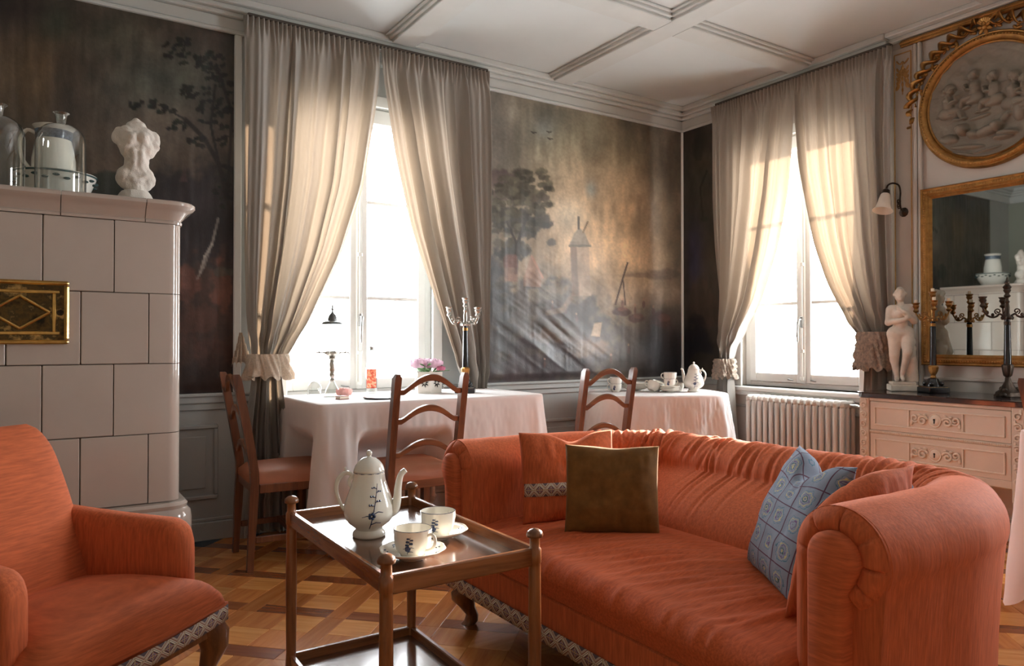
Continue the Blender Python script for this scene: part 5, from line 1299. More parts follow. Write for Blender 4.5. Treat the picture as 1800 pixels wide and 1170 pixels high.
def drawer(z0, z1):
    ya, yb = DY0+.058, DY1-.058
    d = MB().bb(XF+.002, -.45, ya, yb, z0, z1, .003).ob('drawer', m_dress, dr, smooth=0)
    b = MB(); w = .008; i0 = .026
    yA, yB, zA, zB = ya+i0, yb-i0, z0+.026, z1-.026
    for q in ((yA, yB, zA, zA+w), (yA, yB, zB-w, zB), (yA, yA+w, zA+w, zB-w), (yB-w, yB, zA+w, zB-w)): b.bb(XF-.005, XF+.004, q[0], q[1], q[2], q[3], .002)
    cy, cz = (ya+yb)/2, (z0+z1)/2
    for s in (-1, 1): b.bb(XF-.005, XF+.004, cy+s*.135-.004, cy+s*.135+.004, zA+w, zB-w, .002)
    b.ob('panel_moulding', m_dressl, d, smooth=0)
    ct = MB(); ct.lathe([(.001, .010), (.012, .011), (.020, .009), (.026, .004), (.030, .006), (.033, .002), (.033, 0)], (XF+.002, cy, cz), 26, Matrix(((0, 0, -1), (1, 0, 0), (0, 1.12, 0))))
    for s in (-1, 1):
        ct.tube([(XF-.004, y, z) for y, z in spiral(cy+s*.062, cz-.004, .026, 1.4, -s, .3)], .006, 6, up=(1, 0, 0))
        ct.tube([(XF-.004, y, z) for y, z in spiral(cy+s*.102, cz+.006, .022, 1.3, s, -2.4)], .005, 6, up=(1, 0, 0))
        for k in range(3): ct.ball((XF-.003, cy+s*(.05+.028*k), cz+.028-.004*k), (.005, .010, .006), 8, 6)
        ct.ball((XF-.003, cy+s*.120, cz-.018), (.005, .008, .014), 8, 6)
    c_o = ct.ob('carved_lock_plate', m_dressl, d); c_o['label'] = 'carved scrolling lock plate'
    k = MB(); k.lathe([(.001, .003), (.005, .003), (.005, 0)], (XF-.008, cy, cz+.006), 12, Matrix(((0, 0, -1), (1, 0, 0), (0, 1, 0)))); k.box((XF-.009, cy, cz-.006), (.003, .005, .016)); k.ob('keyhole', m_dark, d)
    return d
drawer(.402, .562); drawer(.580, .736)
b = MB(); b.bb(XF-.003, -.45, DY0+.055, DY1-.055, .563, .579, .003)
ro = b.ob('bead_rail', m_dress, dr, smooth=0)
b = MB()
for k in range(70): b.ball((XF-.004, DY0+.065+k*.01, .571), .0036, 6, 5)
struct(b.ob('beads', m_dressl, ro), 'stuff')
for x in (-.45, -.06):
    for y in (DY0+.04, DY1-.04): MB().lathe([(.001, 0), (.014, 0), (.018, .08), (.026, .28), (.030, .37)], (x, y, 0), 16).ob('leg', m_dress, dr)
# ------------------------------------------------------------------ mirror
mi = thing('gilt_mirror', 'tall gilt-framed wall mirror reflecting the stove above the dresser', 'mirror', (0, 0, 0))
MY0, MY1, MZ0, MZ1 = -2.62, -1.916, .930, 1.958; FW = .062
m_mirror = M('old_mirror', (206, 210, 206), .02, metal=1.0, var=.01)
MB().bb(-.016, -.004, MY0+.04, MY1-.04, MZ0+.04, MZ1-.04).ob('mirror_glass', m_mirror, mi, smooth=0)
prof = [(.0, .004), (.0, .030), (.006, .036), (.014, .032), (.018, .034), (.032, .036), (.042, .028), (.048, .030), (.056, .022), (FW, .018), (FW, .004)]
def rail(a, c, inward):
    """mitred gilt rail between two outer corners (y, z)"""
    d_ = (Vector(c)-Vector(a)).normalized(); n_ = Vector(inward); P = np.zeros((2, len(prof), 3))
    for i, (q_, s) in enumerate(((a, 1), (c, -1))):
        for j, (w, h) in enumerate(prof): p = Vector(q_)+n_*w+d_*(s*w); P[i, j] = (-h, p.x, p.y)
    g = MB().grid(P); n = len(prof); g.f.append(tuple(range(n))); g.f.append(tuple(range(n, 2*n))[::-1]); o = g.ob('frame_rail', m_gold, mi, smooth=30, fix=True)
    L = (Vector(c)-Vector(a)).length; b = MB(); k = 0; nn = int((L-.05)/.0135)
    for k in range(nn): p = Vector(a)+n_*.023+d_*(.025+k*.0135); b.ball((-.035, p.x, p.y), (.005, .0055, .0055), 6, 5)
    struct(b.ob('rope_beads', m_gilt, o), 'stuff')
c4 = [(MY1, MZ0), (MY1, MZ1), (MY0, MZ1), (MY0, MZ0)]
for i, inw in enumerate(((-1, 0), (0, -1), (1, 0), (0, 1))): rail(c4[i], c4[(i+1) % 4], inw)
# ------------------------------------------------------------------ relief medallion
CYM, CZM = -2.272, 2.392
me_t = thing('relief_medallion', 'round grey relief of playing children in a gilt ring above the mirror', 'relief', (-.002, CYM, CZM))
XM = Matrix(((0, 0, -1), (-1, 0, 0), (0, 1, 0)))        # lathe axis -> into the room; local x -> picture right (-y)
MB().lathe([(.305, 0), (.305, .020), (.312, .026), (.318, .020), (.326, .034), (.338, .040), (.350, .036), (.356, .028), (.362, .030), (.368, .022), (.370, 0)], seg=96, M=XM, caps=False).ob('gilt_ring', m_gold, me_t, smooth=35)
b = MB()
for k in range(130): a = 2*math.pi*k/130; b.ball((-.037, .344*math.cos(a), .344*math.sin(a)), (.005, .005, .005), 6, 5)
struct(b.ob('ring_beads', m_gilt, me_t), 'stuff')
n = 230; R0 = .31; U, V = np.meshgrid(np.linspace(-R0, R0, n), np.linspace(-R0, R0, n), indexing='ij')
H = np.zeros_like(U)
def lump(x, z, rx, rz, h, ang=0.0):
    global H
    c_, s_ = math.cos(ang), math.sin(ang); du = (U-x)*c_+(V-z)*s_; dv = -(U-x)*s_+(V-z)*c_
    d2 = (du/rx)**2+(dv/rz)**2; e = h*np.sqrt(np.clip(1-d2, 0, None)); k = .004; e = e*1.5; H = np.maximum(H, e)
def mp(px, py): p = on_plane(px, py, 0, -.02); return (CYM-p.y), (p.z-CZM)
def cherub(hx, hz, s, lean=1, sit=True):
    L_u = lambda x, z, rx, rz, h, a=0.0: lump(hx+x*lean*s, hz+z*s, rx*s, rz*s, h, a*lean)
    L_u(-.022, -.125, .046, .036, .022); L_u(-.012, -.070, .032, .050, .022, .15); L_u(-.014, -.052, .030, .026, .024)      # hips, back, chest
    L_u(.022, -.122, .050, .021, .026, -.18); L_u(.056, -.142, .016, .034, .022, .30); L_u(.072, -.176, .022, .010, .018)    # thigh, shin, foot
    L_u(-.004, -.142, .046, .018, .018, -.10); L_u(.036, -.172, .028, .012, .014, -.2)
    L_u(-.004, -.052, .013, .034, .027, .25); L_u(.016, -.072, .032, .011, .027, .30); L_u(.036, -.052, .011, .022, .026, -.2)  # arms
    L_u(-.002, -.022, .012, .016, .020); L_u(.004, .006, .026, .030, .026); L_u(-.006, .016, .029, .026, .025); L_u(-.022, .008, .014, .020, .024)  # neck, face, hair
    L_u(.027, .000, .006, .006, .020); L_u(.016, -.006, .012, .009, .027)
for px, py, s, ln in ((1669, 160, 1.0, 1), (1708, 135, .95, -1), (1742, 137, .95, -1), (1784, 135, 1.05, 1), (1800, 140, .9, -1)): cherub(*mp(px, py), s, ln)
x, z = mp(1692, 228); lump(x, z, .036, .036, .040); lump(x-.006, z+.012, .036, .024, .038)
x, z = mp(1712, 236); lump(x, z, .040, .024, .036, -.3); x, z = mp(1738, 228); lump(x, z, .070, .030, .038, .25); x, z = mp(1752, 220); lump(x, z, .034, .034, .042)
x, z = mp(1770, 232); lump(x, z, .055, .017, .034, -.12); x, z = mp(1762, 240); lump(x, z, .05, .015, .030, -.05)
for px, py, rx, rz, h, a in ((1668, 245, .05, .028, .018, -.2), (1700, 258, .09, .014, .016, -.15), (1735, 262, .07, .010, .014, .1), (1660, 205, .05, .010, .012, 0), (1720, 205, .06, .012, .010, .1), (1765, 205, .05, .02, .016, .8), (1790, 195, .03, .05, .02, .1), (1690, 270, .06, .008, .010, -.3)):
    x, z = mp(px, py); lump(x, z, rx, rz, h, a)
H = H+.006*(fbm(U*30+3, V*30+5, 4, 3)-.5)+.004*np.sin(60*(U*.6+V)+6*fbm(U*8+2, V*8+2, 2, 5))*(V > .08)
rad = np.sqrt(U*U+V*V); keepm = rad < R0*.999
Pm = np.stack([-(.006+H+.012*np.clip((rad-.27)/.03, 0, 1)), -U, V], -1)
ids = -np.ones((n, n), int); ids[keepm] = np.arange(keepm.sum()); fs = []
for i in range(n-1):
    for j in range(n-1):
        q4 = (ids[i, j], ids[i+1, j], ids[i+1, j+1], ids[i, j+1])
        if min(q4) >= 0: fs.append(q4)
MB().add(Pm[keepm].tolist(), fs).ob('relief_panel', M('grey_stucco', (122, 112, 98), .6, var=.10, vscale=9, bump=.12, bscale=80), me_t, smooth=180, fix=True)
# gilt ribbon garland over the ring
def ribbon(ts, rad_f, wav, tw, width, ph):
    P = []
    for t in ts:
        a = t; w = wav*t+ph; r = rad_f(t)+.024*math.cos(w); x = -.034-.018*math.sin(w)
        c_ = Vector((x, r*math.cos(a), r*math.sin(a))); tl = w*tw+ph
        e = Vector((-math.sin(tl)*.9, math.cos(a)*math.cos(tl), math.sin(a)*math.cos(tl)))*width/2; P.append([c_-e, c_+e])
    V_ = [tuple(p) for r_2 in P for p in r_2]; F_ = [(2*i, 2*i+2, 2*i+3, 2*i+1) for i in range(len(P)-1)]
    return V_, F_
for sgn, nm in ((1, 0), (-1, 1)):
    for ph in (0.0, math.pi):
        ts = [math.pi/2+sgn*a for a in np.linspace(.10, 1.42, 150)]
        v, f = ribbon(ts, lambda t: .425-.012*abs(t-math.pi/2), 22, .5, .034, ph)
        me = bpy.data.meshes.new('gilt_ribbon'); me.from_pydata(v, [], f); me.polygons.foreach_set('use_smooth', [True]*len(f))
        o = link('gilt_ribbon', me, m_gilt, me_t); sd = o.modifiers.new('thick', 'SOLIDIFY'); sd.thickness = .006
    ts = np.linspace(0, 1, 40); ya = sgn*.41
    v = []; f = []
    for i, t in enumerate(ts): z = .05-.11*t; y = ya+sgn*.012*math.sin(t*9); x = -.02-.012*math.sin(t*14); v += [(x, y-.014, z), (x+.004, y+.014, z)]
    f = [(2*i, 2*i+2, 2*i+3, 2*i+1) for i in range(39)]
    me = bpy.data.meshes.new('ribbon_tail'); me.from_pydata(v, [], f); o = link('ribbon_tail', me, m_gilt, me_t); sd = o.modifiers.new('thick', 'SOLIDIFY'); sd.thickness = .006
    b = MB()
    for k in range(9):
        a = math.pi/2+sgn*(.16+.13*k); r = .40+.018*math.sin(k*2.2)
        for q in range(3): b.ball((-.022, r*math.cos(a)+.012*math.cos(q*2.1+k), r*math.sin(a)+.012*math.sin(q*2.1+k)), (.010, .016, .009), 8, 6, Matrix.Rotation(a+q, 3, 'X'))
    struct(b.ob('leaf_cluster', m_gold, me_t), 'stuff')
b = MB(); b.ball((-.035, 0, .395), .014)
for k in range(6): a = k*math.pi/3+.3; b.ball((-.030, .024*math.cos(a), .395+.024*math.sin(a)), (.010, .018, .011), 8, 6, Matrix.Rotation(a, 3, 'X'))
for k in range(7): a = math.pi/2+(k-3)*.26; b.tube([(-.026, .012*math.cos(a), .402+.012*math.sin(a)), (-.034, .045*math.cos(a), .402+.045*math.sin(a)), (-.028, .072*math.cos(a), .402+.068*math.sin(a))], [.004, .009, .003], 7)
b.ob('gilt_flower', m_gilt, me_t)
# ------------------------------------------------------------------ wall sconce
sc = thing('wall_sconce', 'brass wall sconce with frosted bell shade beside the mirror', 'wall lamp', (0, -1.814, 1.842))
MB().lathe([(.046, 0), (.046, .008), (.040, .014), (.034, .011), (.028, .020), (.018, .024), (.008, .034), (.001, .036)], seg=32, M=XM, wob=lambda a: 1+.02*math.cos(a*10)).ob('back_plate', m_bronze, sc, smooth=40)
ar = smoothpath([(-.02, 0, 0), (-.05, .002, .02), (-.055, .004, .07), (-.05, .004, .12), (-.065, .006, .158), (-.12, .01, .165), (-.165, .014, .148), (-.182, .016, .118)], 40)
MB().tube(ar, .0052, 8).ob('arm', m_bronze, sc)
b = MB()
for cz, s in ((.06, 1), (.035, -1)):
    pts = [(-.050+ (-s)*x-.0, .004, cz+z) for x, z in spiral(.018*s, 0, .020, 1.5, s, 2.5)]; b.tube(pts, .0038, 6)
b.ob('scroll', m_bronze, sc)
Mt = Matrix.Rotation(.30, 3, 'Y')
MB().lathe([(.001, .026), (.012, .024), (.020, .016), (.022, .0), (.026, -.006), (.018, -.010), (.001, -.010)], (-.186, .016, .100), 22, Mt).ob('socket', m_bronze, sc)
MB().lathe([(.022, -.004), (.026, -.014), (.032, -.040), (.036, -.070), (.043, -.095), (.056, -.112), (.0565, -.114), (.052, -.110), (.041, -.094), (.033, -.068), (.029, -.038), (.022, -.012)], (-.186, .016, .100), 36, Mt, caps=False).ob('glass_shade', m_frost, sc, smooth=60)
MB().lathe([(.001, -.090), (.012, -.086), (.016, -.072), (.012, -.052), (.009, -.03), (.001, -.02)], (-.186, .016, .100), 16, Mt).ob('bulb', m_frost, sc, smooth=60)
# ------------------------------------------------------------------ marble statue
py_ = on_plane(1584, 600, 0, -.22).y
stt = thing('marble_statue', 'white marble statue of a standing figure with crossed arms on the dresser', 'statue', (-.22, py_, ZD+.0005), math.radians(-50))
b = MB(); b.bb(-.066, .076, -.066, .066, 0, .036, .004); b.bb(-.056, .066, -.056, .056, .036, .052, .004); b.ob('plinth', m_marble, stt, smooth=0)
caps = [((-.032,0,.275), (.028,.002,.278), .043, .042), ((-.004,0,.315), (0,0,.345), .037, .035), ((-.020,0,.385), (.022,0,.388), .038, .038), ((-.050,.002,.418), (.046,.002,.424), .022, .022),
        ((0,0,.43), (-.005,-.008,.466), .017, .016), ((-.008,-.014,.484), (-.006,-.006,.506), .026, .029), ((-.002,.016,.508), (-.002,.020,.500), .021, .02), ((-.010,-.040,.490), (-.010,-.036,.498), .006, .005), ((-.010,-.034,.470), (-.008,-.03,.468), .008, .008), ((-.035,-.006,.498), (.022,-.004,.503), .010, .010), ((-.006,-.03,.520), (-.004,.01,.528), .016, .018),
        ((-.030,0,.268), (-.036,-.002,.155), .042, .027), ((-.036,-.002,.155), (-.034,.008,.125), .026, .024), ((-.034,.008,.125), (-.022,.012,.030), .023, .013), ((-.022,.010,.016), (-.030,-.034,.010), .013, .010),
        ((.030,0,.268), (.024,-.046,.168), .041, .026), ((.024,-.046,.168), (.004,-.010,.045), .024, .013), ((.004,-.006,.024), (.002,-.044,.012), .013, .010), ((-.034,.025,.262), (.028,.026,.264), .034, .034),
        ((-.060,.002,.412), (-.068,-.008,.338), .019, .017), ((-.068,-.010,.338), (.000,-.052,.352), .017, .012), ((.000,-.052,.352), (.018,-.050,.362), .012, .009), ((.056,.002,.418), (.064,-.010,.345), .019, .017), ((.064,-.012,.345), (.004,-.052,.398), .017, .012), ((.004,-.052,.398), (-.012,-.046,.414), .012, .008),
        ((-.018,-.034,.385), (-.018,-.034,.388), .017, .017), ((.020,-.034,.388), (.020,-.034,.391), .017, .017), ((.058,.020,.0), (.056,.018,.11), .036, .030), ((.056,.018,.11), (.052,.016,.22), .028, .022), ((.056,-.008,.225), (.056,-.008,.232), .019, .019), ((.056,-.004,.19), (.052,0,.16), .022, .02)]
# fingers of the two crossed hands
for k in range(4): caps += [((.016+.002*k, -.050, .356+.006*k), (.032, -.046+.003*k, .362+.007*k), .0042, .0034), ((-.010-.001*k, -.047, .404+.006*k), (-.026, -.038, .412+.007*k), .0042, .0034)]
v, f = capsules(caps, (-.12, -.09, -.012), (.12, .08, .57), .0050, .008)
v = np.array(v); v[:, 2] = np.maximum(v[:, 2], 0)
MB().add(v.tolist(), f).ob('figure', m_marble, stt, smooth=180, loc=(0, 0, .052))
# ------------------------------------------------------------------ candelabra
def candelabrum(label, loc, rz, metal, column, style, arms, H=.57, candle=False):
    t = thing('candelabrum', label, 'candelabrum', loc, rz, 'candelabra'); k = H/.57
    if style == 'square':
        b = MB(); b.bb(-.058, .058, -.058, .058, 0, .030, .003); b.bb(-.050, .050, -.050, .050, .030, .036, .002); b.ob('base', column, t, smooth=0)
        MB().bb(-.0525, .0525, -.0525, .0525, .030, .0325).ob('gilt_line', metal, t, smooth=0)
        b = MB(); b.lathe([(.001, .036), (.040, .036), (.038, .050), (.032, .062), (.026, .076), (.014, .082), (.001, .082)], seg=28)
        for q in range(4): a = q*math.pi/2+math.pi/4; b.ball((.040*math.cos(a), .040*math.sin(a), .050), (.013, .013, .014), 10, 8)
        b.ob('pedestal', column, t)
        MB().lathe([(.012, .080), (.015, .084), (.011, .094), (.016, .104), (.022, .118), (.026, .140), (.0225, .146), (.018, .150), (.001, .150)], seg=24, wob=lambda a: 1+.06*math.cos(a*8)).ob('gilt_vase', m_gilt, t)
        z0 = .148
    else:
        b = MB(); b.lathe([(.001, 0), (.062, 0), (.064, .008), (.056, .018), (.054, .026), (.040, .036), (.030, .050), (.022, .066), (.014, .082), (.012, .096), (.001, .096)], seg=36, wob=lambda a: 1+.10*math.cos(a*3)+.03*math.cos(a*12))
        for q in range(3): a = q*2*math.pi/3; b.ball((.058*math.cos(a), .058*math.sin(a), .014), (.018, .018, .014), 10, 8); b.ball((.040*math.cos(a), .040*math.sin(a), .040), (.012, .012, .014), 10, 8)
        b.ob('base', column if column is not m_black else metal, t)
        MB().lathe([(.012, .094), (.010, .102), (.018, .110), (.022, .130), (.026, .158), (.024, .164), (.018, .168)], seg=24, wob=lambda a: 1+.06*math.cos(a*10)).ob('leaf_vase', metal, t); z0 = .164
    zc = .395*k
    MB().lathe([(.001, z0-.004), (.0165, z0-.004), (.0175, z0+.01), (.0135, zc-.02), (.0125, zc)], seg=20).ob('column', m_black, t)
    MB().lathe([(.0135, zc-.030), (.0155, zc-.028), (.0155, zc-.014), (.0135, zc-.012)], seg=20, caps=False).ob('collar', m_gilt if style == 'square' else metal, t)
    b = MB(); b.lathe([(.012, zc-.004), (.020, zc), (.024, zc+.008), (.014, zc+.016), (.010, zc+.03), (.011, zc+.06), (.008, zc+.08), (.012, zc+.088), (.007, zc+.096), (.007, zc+.115)], seg=18)
    for q in range(6): a = q*math.pi/3; b.ball((.022*math.cos(a), .022*math.sin(a), zc+.006), (.007, .007, .010), 8, 6)
    b.ob('capital', metal, t)
    def socket(x, y, z, parent, name='candle_cup'):
        b = MB(); b.lathe([(.004, z-.020), (.012, z-.014), (.016, z-.008), (.010, z), (.009, z+.004), (.014, z+.012), (.0175, z+.020), (.014, z+.026), (.019, z+.034), (.0205, z+.038), (.012, z+.038), (.010, z+.030)], (x, y, 0), 18); b.ob(name, metal, parent)
        if candle: MB().lathe([(.001, z+.03), (.009, z+.03), (.009, z+.055), (.001, z+.056)], (x, y, 0), 12).ob('candle_stub', M('wax', (228, 214, 190), .5), parent)
    socket(0, 0, zc+.125*k, t)
    if style != 'square':
        MB().lathe([(.010, zc+.160), (.018, zc+.166), (.010, zc+.174), (.012, zc+.186), (.006, zc+.196), (.004, zc+.206), (.001, zc+.214)], seg=14).ob('finial', metal, t)
    for a, L, hh in arms:
        c_, s_ = math.cos(a), math.sin(a)
        pts = smoothpath([(.012, 0, zc+.012), (.032, 0, zc+.026), (.046, 0, zc+.014), (.066, 0, zc+.010), (L*.86, 0, zc+.024), (L, 0, zc+hh-.02)], 26)
        A_ = MB().tube([(p[0]*c_, p[0]*s_, p[2]) for p in pts], [.0052]*20+[.0045]*6, 8)
        sp = spiral(.040, zc+.040, .015, 1.3, 1, -1.2); A_.tube([(r*c_, r*s_, z) for r, z in sp], .0036, 6)
        A_.ball((.062*c_, .062*s_, zc+.022), (.008, .008, .010), 8, 6); A_.ball((L*.8*c_, L*.8*s_, zc+.034), (.006, .006, .010), 8, 6)
        ao = A_.ob('arm', metal, t); socket(L*c_, L*s_, zc+hh, ao)
    return t
m_gbr = M('brown_gilt', (140, 104, 60), .35, metal=.85, var=.3, vscale=40)
yb1 = on_plane(1640, 600, 0, -.22).y; yb2 = on_plane(1771, 600, 0, -.27).y
candelabrum('black and gilt candelabrum with candle stub between statue and mirror', (-.22, yb1, ZD+.0005), math.radians(-30), m_gbr, m_black, 'square', [(0, .092, .072), (2.1, .092, .066), (4.2, .092, .072)], .57, True)
candelabrum('dark bronze candelabrum with flame finial before the middle of the mirror', (-.27, yb2, ZD+.0005), math.radians(-57), m_bronze, m_bronze, 'tripod', [(0, .105, .078), (math.pi, .105, .078), (math.pi/2, .105, .078)], .57)
# ------------------------------------------------------------------ things on the long table
def spot(px, py, z, ymax=-.10): p = on_plane(px, py, 2, z); return (p.x, min(p.y, ymax), z)
ZA = ZTA+.0005
x, y, _ = spot(818, 690, ZTA)
candelabrum('black and gilt candelabrum on the long table beside the curtain', (x, y, ZA), math.radians(147), m_silver, m_black, 'square', [(0, .095, .072), (3.6, .085, .072), (2.6, .085, .066)], .57)
# absinthe fountain
x, y, _ = spot(584, 697, ZTA)
f = thing('drinks_fountain', 'glass and silver drinks fountain with taps standing on the long table', 'fountain', (x, y, ZA))
MB().lathe([(.001, 0), (.050, 0), (.052, .006), (.040, .018), (.034, .040), (.022, .062), (.014, .078), (.012, .086), (.001, .086)], seg=32).ob('glass_foot', m_glass, f, smooth=60)
b = MB(); b.lathe([(.010, .084), (.016, .092), (.010, .100), (.013, .110), (.017, .122), (.012, .134), (.017, .146), (.014, .160), (.018, .176), (.014, .190), (.012, .200), (.022, .210), (.014, .222), (.001, .222)], seg=24); b.ob('stem', m_silver, f, smooth=50)
b = MB(); b.lathe([(.014, .216), (.032, .226), (.046, .236), (.046, .246), (.036, .254), (.001, .256)], seg=32); b.ob('collar', m_silver, f, smooth=40)
for k in range(4):
    a = k*math.pi/2+math.radians(-33); c_, s_ = math.cos(a), math.sin(a); b = MB()
    b.tube([(.044*c_, .044*s_, .242), (.085*c_, .085*s_, .242), (.096*c_, .096*s_, .232)], [.004, .004, .003], 8); b.ball((.072*c_, .072*s_, .242), .006, 10, 8)
    b.tube([(.072*c_, .072*s_, .242), (.072*c_, .072*s_, .258)], .0025, 6); b.tube([(.072*c_-.010*s_, .072*s_+.010*c_, .258), (.072*c_+.010*s_, .072*s_-.010*c_, .258)], .0025, 6); b.ob('tap', m_silver, f)
MB().lathe([(.034, .256), (.050, .272), (.058, .300), (.060, .335), (.058, .375), (.056, .395), (.054, .395), (.056, .335), (.050, .280), (.030, .262)], seg=36, caps=False).ob('glass_reservoir', glass('thin_glass', refl=.06), f, smooth=60)
b = MB(); b.lathe([(.060, .396), (.058, .402), (.050, .410), (.036, .414), (.026, .416), (.024, .432), (.019, .446), (.010, .456), (.006, .462), (.004, .470), (.008, .478), (.004, .486), (.006, .492), (.002, .504), (.001, .505)], seg=36); b.ob('lid', M('dull_pewter', (120, 122, 122), .35, metal=.8, var=.2, vscale=30), f, smooth=40)
# bottle
x, y, _ = spot(653, 690, ZTA)
bt = thing('bottle', 'clear glass bottle with red picture label on the long table', 'bottle', (x, y, ZA))
MB().lathe([(.001, 0), (.031, 0), (.033, .006), (.033, .150), (.030, .172), (.018, .195), (.0125, .208), (.0125, .252), (.014, .256), (.014, .264), (.011, .265), (.010, .210), (.026, .172), (.030, .150), (.030, .008), (.001, .006)], seg=32).ob('glass_body', m_glass, bt, smooth=60)
lab = np.zeros((12, 24, 3)); la = tocam(x, y)
for i in range(12):
    for j in range(24): a = la+(-.95+1.9*j/23); lab[i, j] = (.0336*math.cos(a), .0336*math.sin(a), .028+.112*i/11)
m_lab, nt, bs = newmat('red_label'); cl, _ = noise_ramp(nt, mapped(nt, 70), [(.35, lin((196, 60, 46))), (.5, lin((224, 120, 84))), (.6, lin((240, 196, 160))), (.7, lin((190, 70, 56)))]); nt.links.new(cl, bs.inputs['Base Color'])
lo_ = MB().grid(lab).ob('label', m_lab, bt, smooth=180); lo_['label'] = 'red paper label with pictures'
frm = MB()
for zz in (.030, .138): frm.tube([(.0342*math.cos(la+q), .0342*math.sin(la+q), zz) for q in np.linspace(-.92, .92, 18)], .0014, 5)
for q in (-.92, .92): frm.tube([(.0342*math.cos(la+q), .0342*math.sin(la+q), zz) for zz in np.linspace(.030, .138, 6)], .0014, 5)
frm.ob('label_border', M('label_red', (186, 48, 38), .6), lo_)
MB().lathe([(.0115, .250), (.0150, .252), (.0150, .272), (.001, .274)], seg=20).ob('cap', m_steel, bt)
# pink fabric rose, small glass cloche, dark tray
def petals(b, c, R, n, rs, open_=1.0, tilt=.5):
    """globular bloom: cupped petals in four whorls"""
    for ring in range(4):
        m = n+ring; th = (.25, .62, 1.02, 1.45)[ring]; rr = R*(.52, .66, .80, .95)[ring]
        for k in range(m):
            ph = 2*math.pi*(k+.5*ring)/m+rs.uniform(-.2, .2); P = np.zeros((7, 7, 3)); jt = rs.uniform(-.08, .08)
            for i in range(7):
                for j in range(7):
                    u, v = i/6, j/6-.5; t2 = th+jt+.62-u*.95; wd = math.sin(math.pi*(.16+.74*u))
                    a = ph+v*wd*(1.15/max(.35, math.sin(max(.2, th))))*.85
                    r = rr*(1+.10*u*ring*.5*open_-.10*(2*v)**2*u+.04*math.sin(v*9+k)*u)
                    P[i, j] = (c[0]+r*math.sin(t2)*math.cos(a), c[1]+r*math.sin(t2)*math.sin(a), c[2]+R*.35+r*math.cos(t2)*.85)
            b.grid(P)
m_pink = cloth('pink_petals', (226, 176, 168), trans=.3, amt=.12, streak=(40, 40, 40)); m_peony = cloth('mauve_petals', (214, 180, 196), trans=.3, amt=.14, streak=(40, 40, 40)); m_pdark = M('dark_petals', (112, 40, 72), .6)
m_leaf = cloth('leaf_green', (96, 132, 84), trans=.35, amt=.2, streak=(40, 40, 40))
x, y, _ = spot(605, 698, ZTA); rs = np.random.RandomState(3)
r_t = thing('fabric_rose', 'pale pink fabric rose lying at the foot of the drinks fountain', 'flower', (x, y, ZA))
b = MB(); petals(b, (0, 0, .012), .042, 5, rs); b.ob('petals', m_pink, r_t, smooth=180)
MB().lathe([(.001, 0), (.020, 0), (.026, .010), (.022, .026), (.010, .03), (.001, .03)], seg=16).ob('calyx', m_leaf, r_t)
x, y, _ = spot(553, 697, ZTA)
c_t = thing('glass_cloche', 'small clear glass cloche with knob beside the drinks fountain', 'cloche', (x, y, ZA))
MB().lathe([(.040, 0), (.040, .03), (.034, .062), (.020, .082), (.006, .088), (.006, .094), (.010, .100), (.008, .108), (.001, .110)], seg=28, caps=False).ob('dome', m_glass, c_t, smooth=60)
x, y, _ = spot(664, 700, ZTA)
t = thing('serving_tray', 'thin black tray lying flat on the long table beside the bottle', 'tray', (x, y-.02, ZA))
MB().lathe([(.001, 0), (.075, 0), (.085, .006), (.087, .009), (.083, .009), (.073, .004), (.001, .004)], seg=40).ob('dish', m_black, t)
x, y, _ = spot(606, 700, ZTA); t = thing('small_book', 'tiny red-edged book lying by the fabric rose', 'book', (x-.03, y-.045, ZA), .3)
MB().bb(-.03, .03, -.02, .02, 0, .003, .001).bb(-.03, .03, -.02, .02, .015, .018, .001).ob('cover', M('red_cover', (150, 60, 44), .6), t, smooth=0); MB().bb(-.028, .028, -.018, .018, .003, .015).ob('pages', M('pages', (226, 214, 196), .8), t, smooth=0)
# hexagonal planter with pierced flower motif and peonies
x, y, _ = spot(753, 690, ZTA); rz = tocam(x, y)-math.radians(18)
pl = thing('flower_planter', 'white hexagonal planter with pierced flowers holding mauve peonies', 'planter', (x, y, ZA), rz)
hexa = [(.086*math.cos(math.pi/6+k*math.pi/3), .086*math.sin(math.pi/6+k*math.pi/3)) for k in range(6)]; hin = [(p[0]*.93, p[1]*.93) for p in hexa]
b = MB(); V_ = [(p[0]*.94, p[1]*.94, 0) for p in hexa]+[(p[0], p[1], .125) for p in hexa]+[(p[0], p[1], .125) for p in hin]+[(p[0]*.94, p[1]*.94, .02) for p in hin]
F_ = [tuple(range(6))[::-1]]+[(i, (i+1) % 6, 6+(i+1) % 6, 6+i) for i in range(6)]+[(6+i, 6+(i+1) % 6, 12+(i+1) % 6, 12+i) for i in range(6)]+[(12+i, 12+(i+1) % 6, 18+(i+1) % 6, 18+i) for i in range(6)]+[tuple(range(18, 24))]
b.add(V_, F_); body = b.ob('pot', m_cer, pl, smooth=0)
for k in range(6):
    a = k*math.pi/3+math.pi/3*0; ap = .0735; cN = Vector((math.cos(a+math.pi/3*0), math.sin(a), 0)); tN = Vector((-math.sin(a), math.cos(a), 0)); b = MB()
    for q in range(8):
        w = q*math.pi/4+.2; d2 = tN*math.cos(w)+Vector((0, 0, 1))*math.sin(w); c0 = cN*ap+Vector((0, 0, .062))
        pp = [c0+d2*.006, c0+d2*.013+(tN*-math.sin(w)+Vector((0, 0, math.cos(w))))*.0042, c0+d2*.028, c0+d2*.013-(tN*-math.sin(w)+Vector((0, 0, math.cos(w))))*.0042]
        b.add([tuple(p+cN*.0012) for p in pp]+[tuple(p-cN*.004) for p in pp], [(0, 1, 2, 3), (0, 4, 5, 1), (1, 5, 6, 2), (2, 6, 7, 3), (3, 7, 4, 0)])
    b.ob('pierced_flower', m_dark, body, smooth=0)
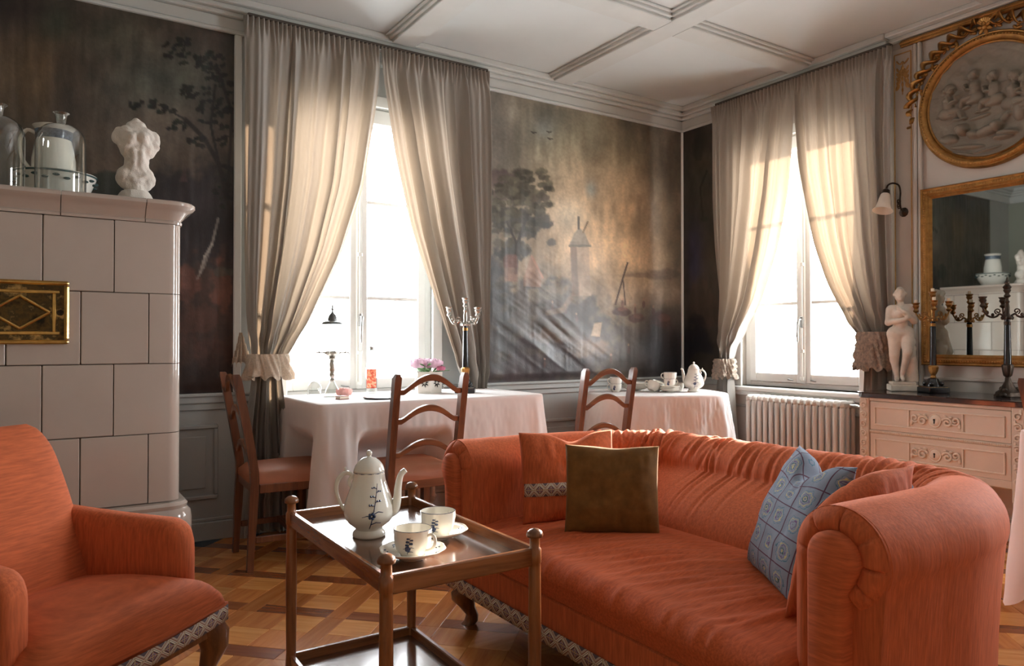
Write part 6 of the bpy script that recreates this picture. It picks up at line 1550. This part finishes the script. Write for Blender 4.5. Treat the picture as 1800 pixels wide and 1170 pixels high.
rs = np.random.RandomState(8); toc = Vector((math.cos(-math.radians(-18)), math.sin(math.radians(18)), 0))
for k, (dx, dy, dz, R) in enumerate(((.040, -.040, .150, .058), (.025, .042, .150, .052), (-.045, .0, .150, .055), (.045, .090, .135, .026))):
    b = MB(); petals(b, (dx, dy, dz), R, 6, rs, .9); fl = b.ob('peony', m_peony if k < 3 else M('magenta_bud', (186, 96, 128), .6), pl, smooth=180)
    b = MB()
    for q in range(9): a = q*2.4; b.ball((dx+R*.16*math.cos(a)*(q/9), dy+R*.16*math.sin(a)*(q/9), dz+R*.80), (R*.10, R*.10, R*.14), 6, 5)
    b.ob('peony_heart', m_pdark, fl)
for k in range(14):
    a = rs.uniform(0, 6.28); r1 = rs.uniform(.09, .135); z1 = rs.uniform(.125, .175); b = MB(); P = np.zeros((7, 3, 3)); c_, s_ = math.cos(a), math.sin(a)
    for i in range(7):
        u = i/6; w = .013*math.sin(math.pi*u)
        for j in range(3): v = (j-1)*w; P[i, j] = (c_*(.03+(r1-.03)*u)-s_*v, s_*(.03+(r1-.03)*u)+c_*v, .115+(z1-.115)*math.sin(u*1.5)+.004*abs(j-1))
    b.grid(P); b.ob('leaf', m_leaf, pl, smooth=180)
# ------------------------------------------------------------------ things on the corner table
ZB_ = ZTB+.0005
def sp2(px, py): p = on_plane(px, py, 2, ZTB); return p.x, p.y
g = 'porcelain on the corner table'
CBX, CBY = TB
er = Vector((math.cos(-YAW), math.sin(-YAW), 0)); ef = Vector((math.sin(YAW), math.cos(YAW), 0))
def cb(r, f_): p = Vector((CBX, CBY, 0))+er*r+ef*f_; return p.x, p.y     # along and across the line of sight
x, y = cb(-.255, -.02); cup('lower cup of the two-handled stack beside the chair on the corner table', (x, y, ZB_), .95, 2.6, True, g); cup('upper cup stacked on another beside the chair on the corner table', (x, y, ZB_+.040), 1.0, 2.9, False, g)
x, y = cb(-.10, .10)
for k, nm in enumerate(('lowest', 'second', 'third', 'topmost')): saucer(nm+' flat white plate in the low stack behind the stacked cups', (x, y, ZB_+k*.009), 1.25, g, 'plate', False)
x, y = cb(-.02, -.05); cup('white cup tilted on its side against the plate stack', (x, y, ZB_+.012), 1.0, 0, False, g, tilt=(.35, -.45, 2.4))
x, y = cb(.03, .05); cup('white cup with blue sprig leaning behind the tilted cup', (x, y, ZB_+.010), 1.0, 0, False, g, tilt=(.2, .3, -.6))
x, y = cb(.105, -.05)
for k, nm in enumerate(('lowest', 'second', 'third', 'topmost')): saucer(nm+' fluted white saucer in the stack under the two cups', (x, y, ZB_+k*.008), 1.0, g, 'saucer', False)
cup('lower cup standing on the saucer stack by the coffee pot', (x, y, ZB_+.034), .95, -.4, True, g); cup('topmost cup on the saucer stack by the coffee pot', (x+.004, y, ZB_+.072), 1.05, 2.0, False, g)
x, y = cb(.185, .06); cup('white cup standing between the saucer stack and the coffee pot', (x, y, ZB_), 1.0, .5, False, g)
x, y = cb(.275, -.02); coffee_pot('short white coffee pot on the corner table under the tied curtain', (x, y, ZB_), .84, math.radians(120), True, g, wide=1.32)
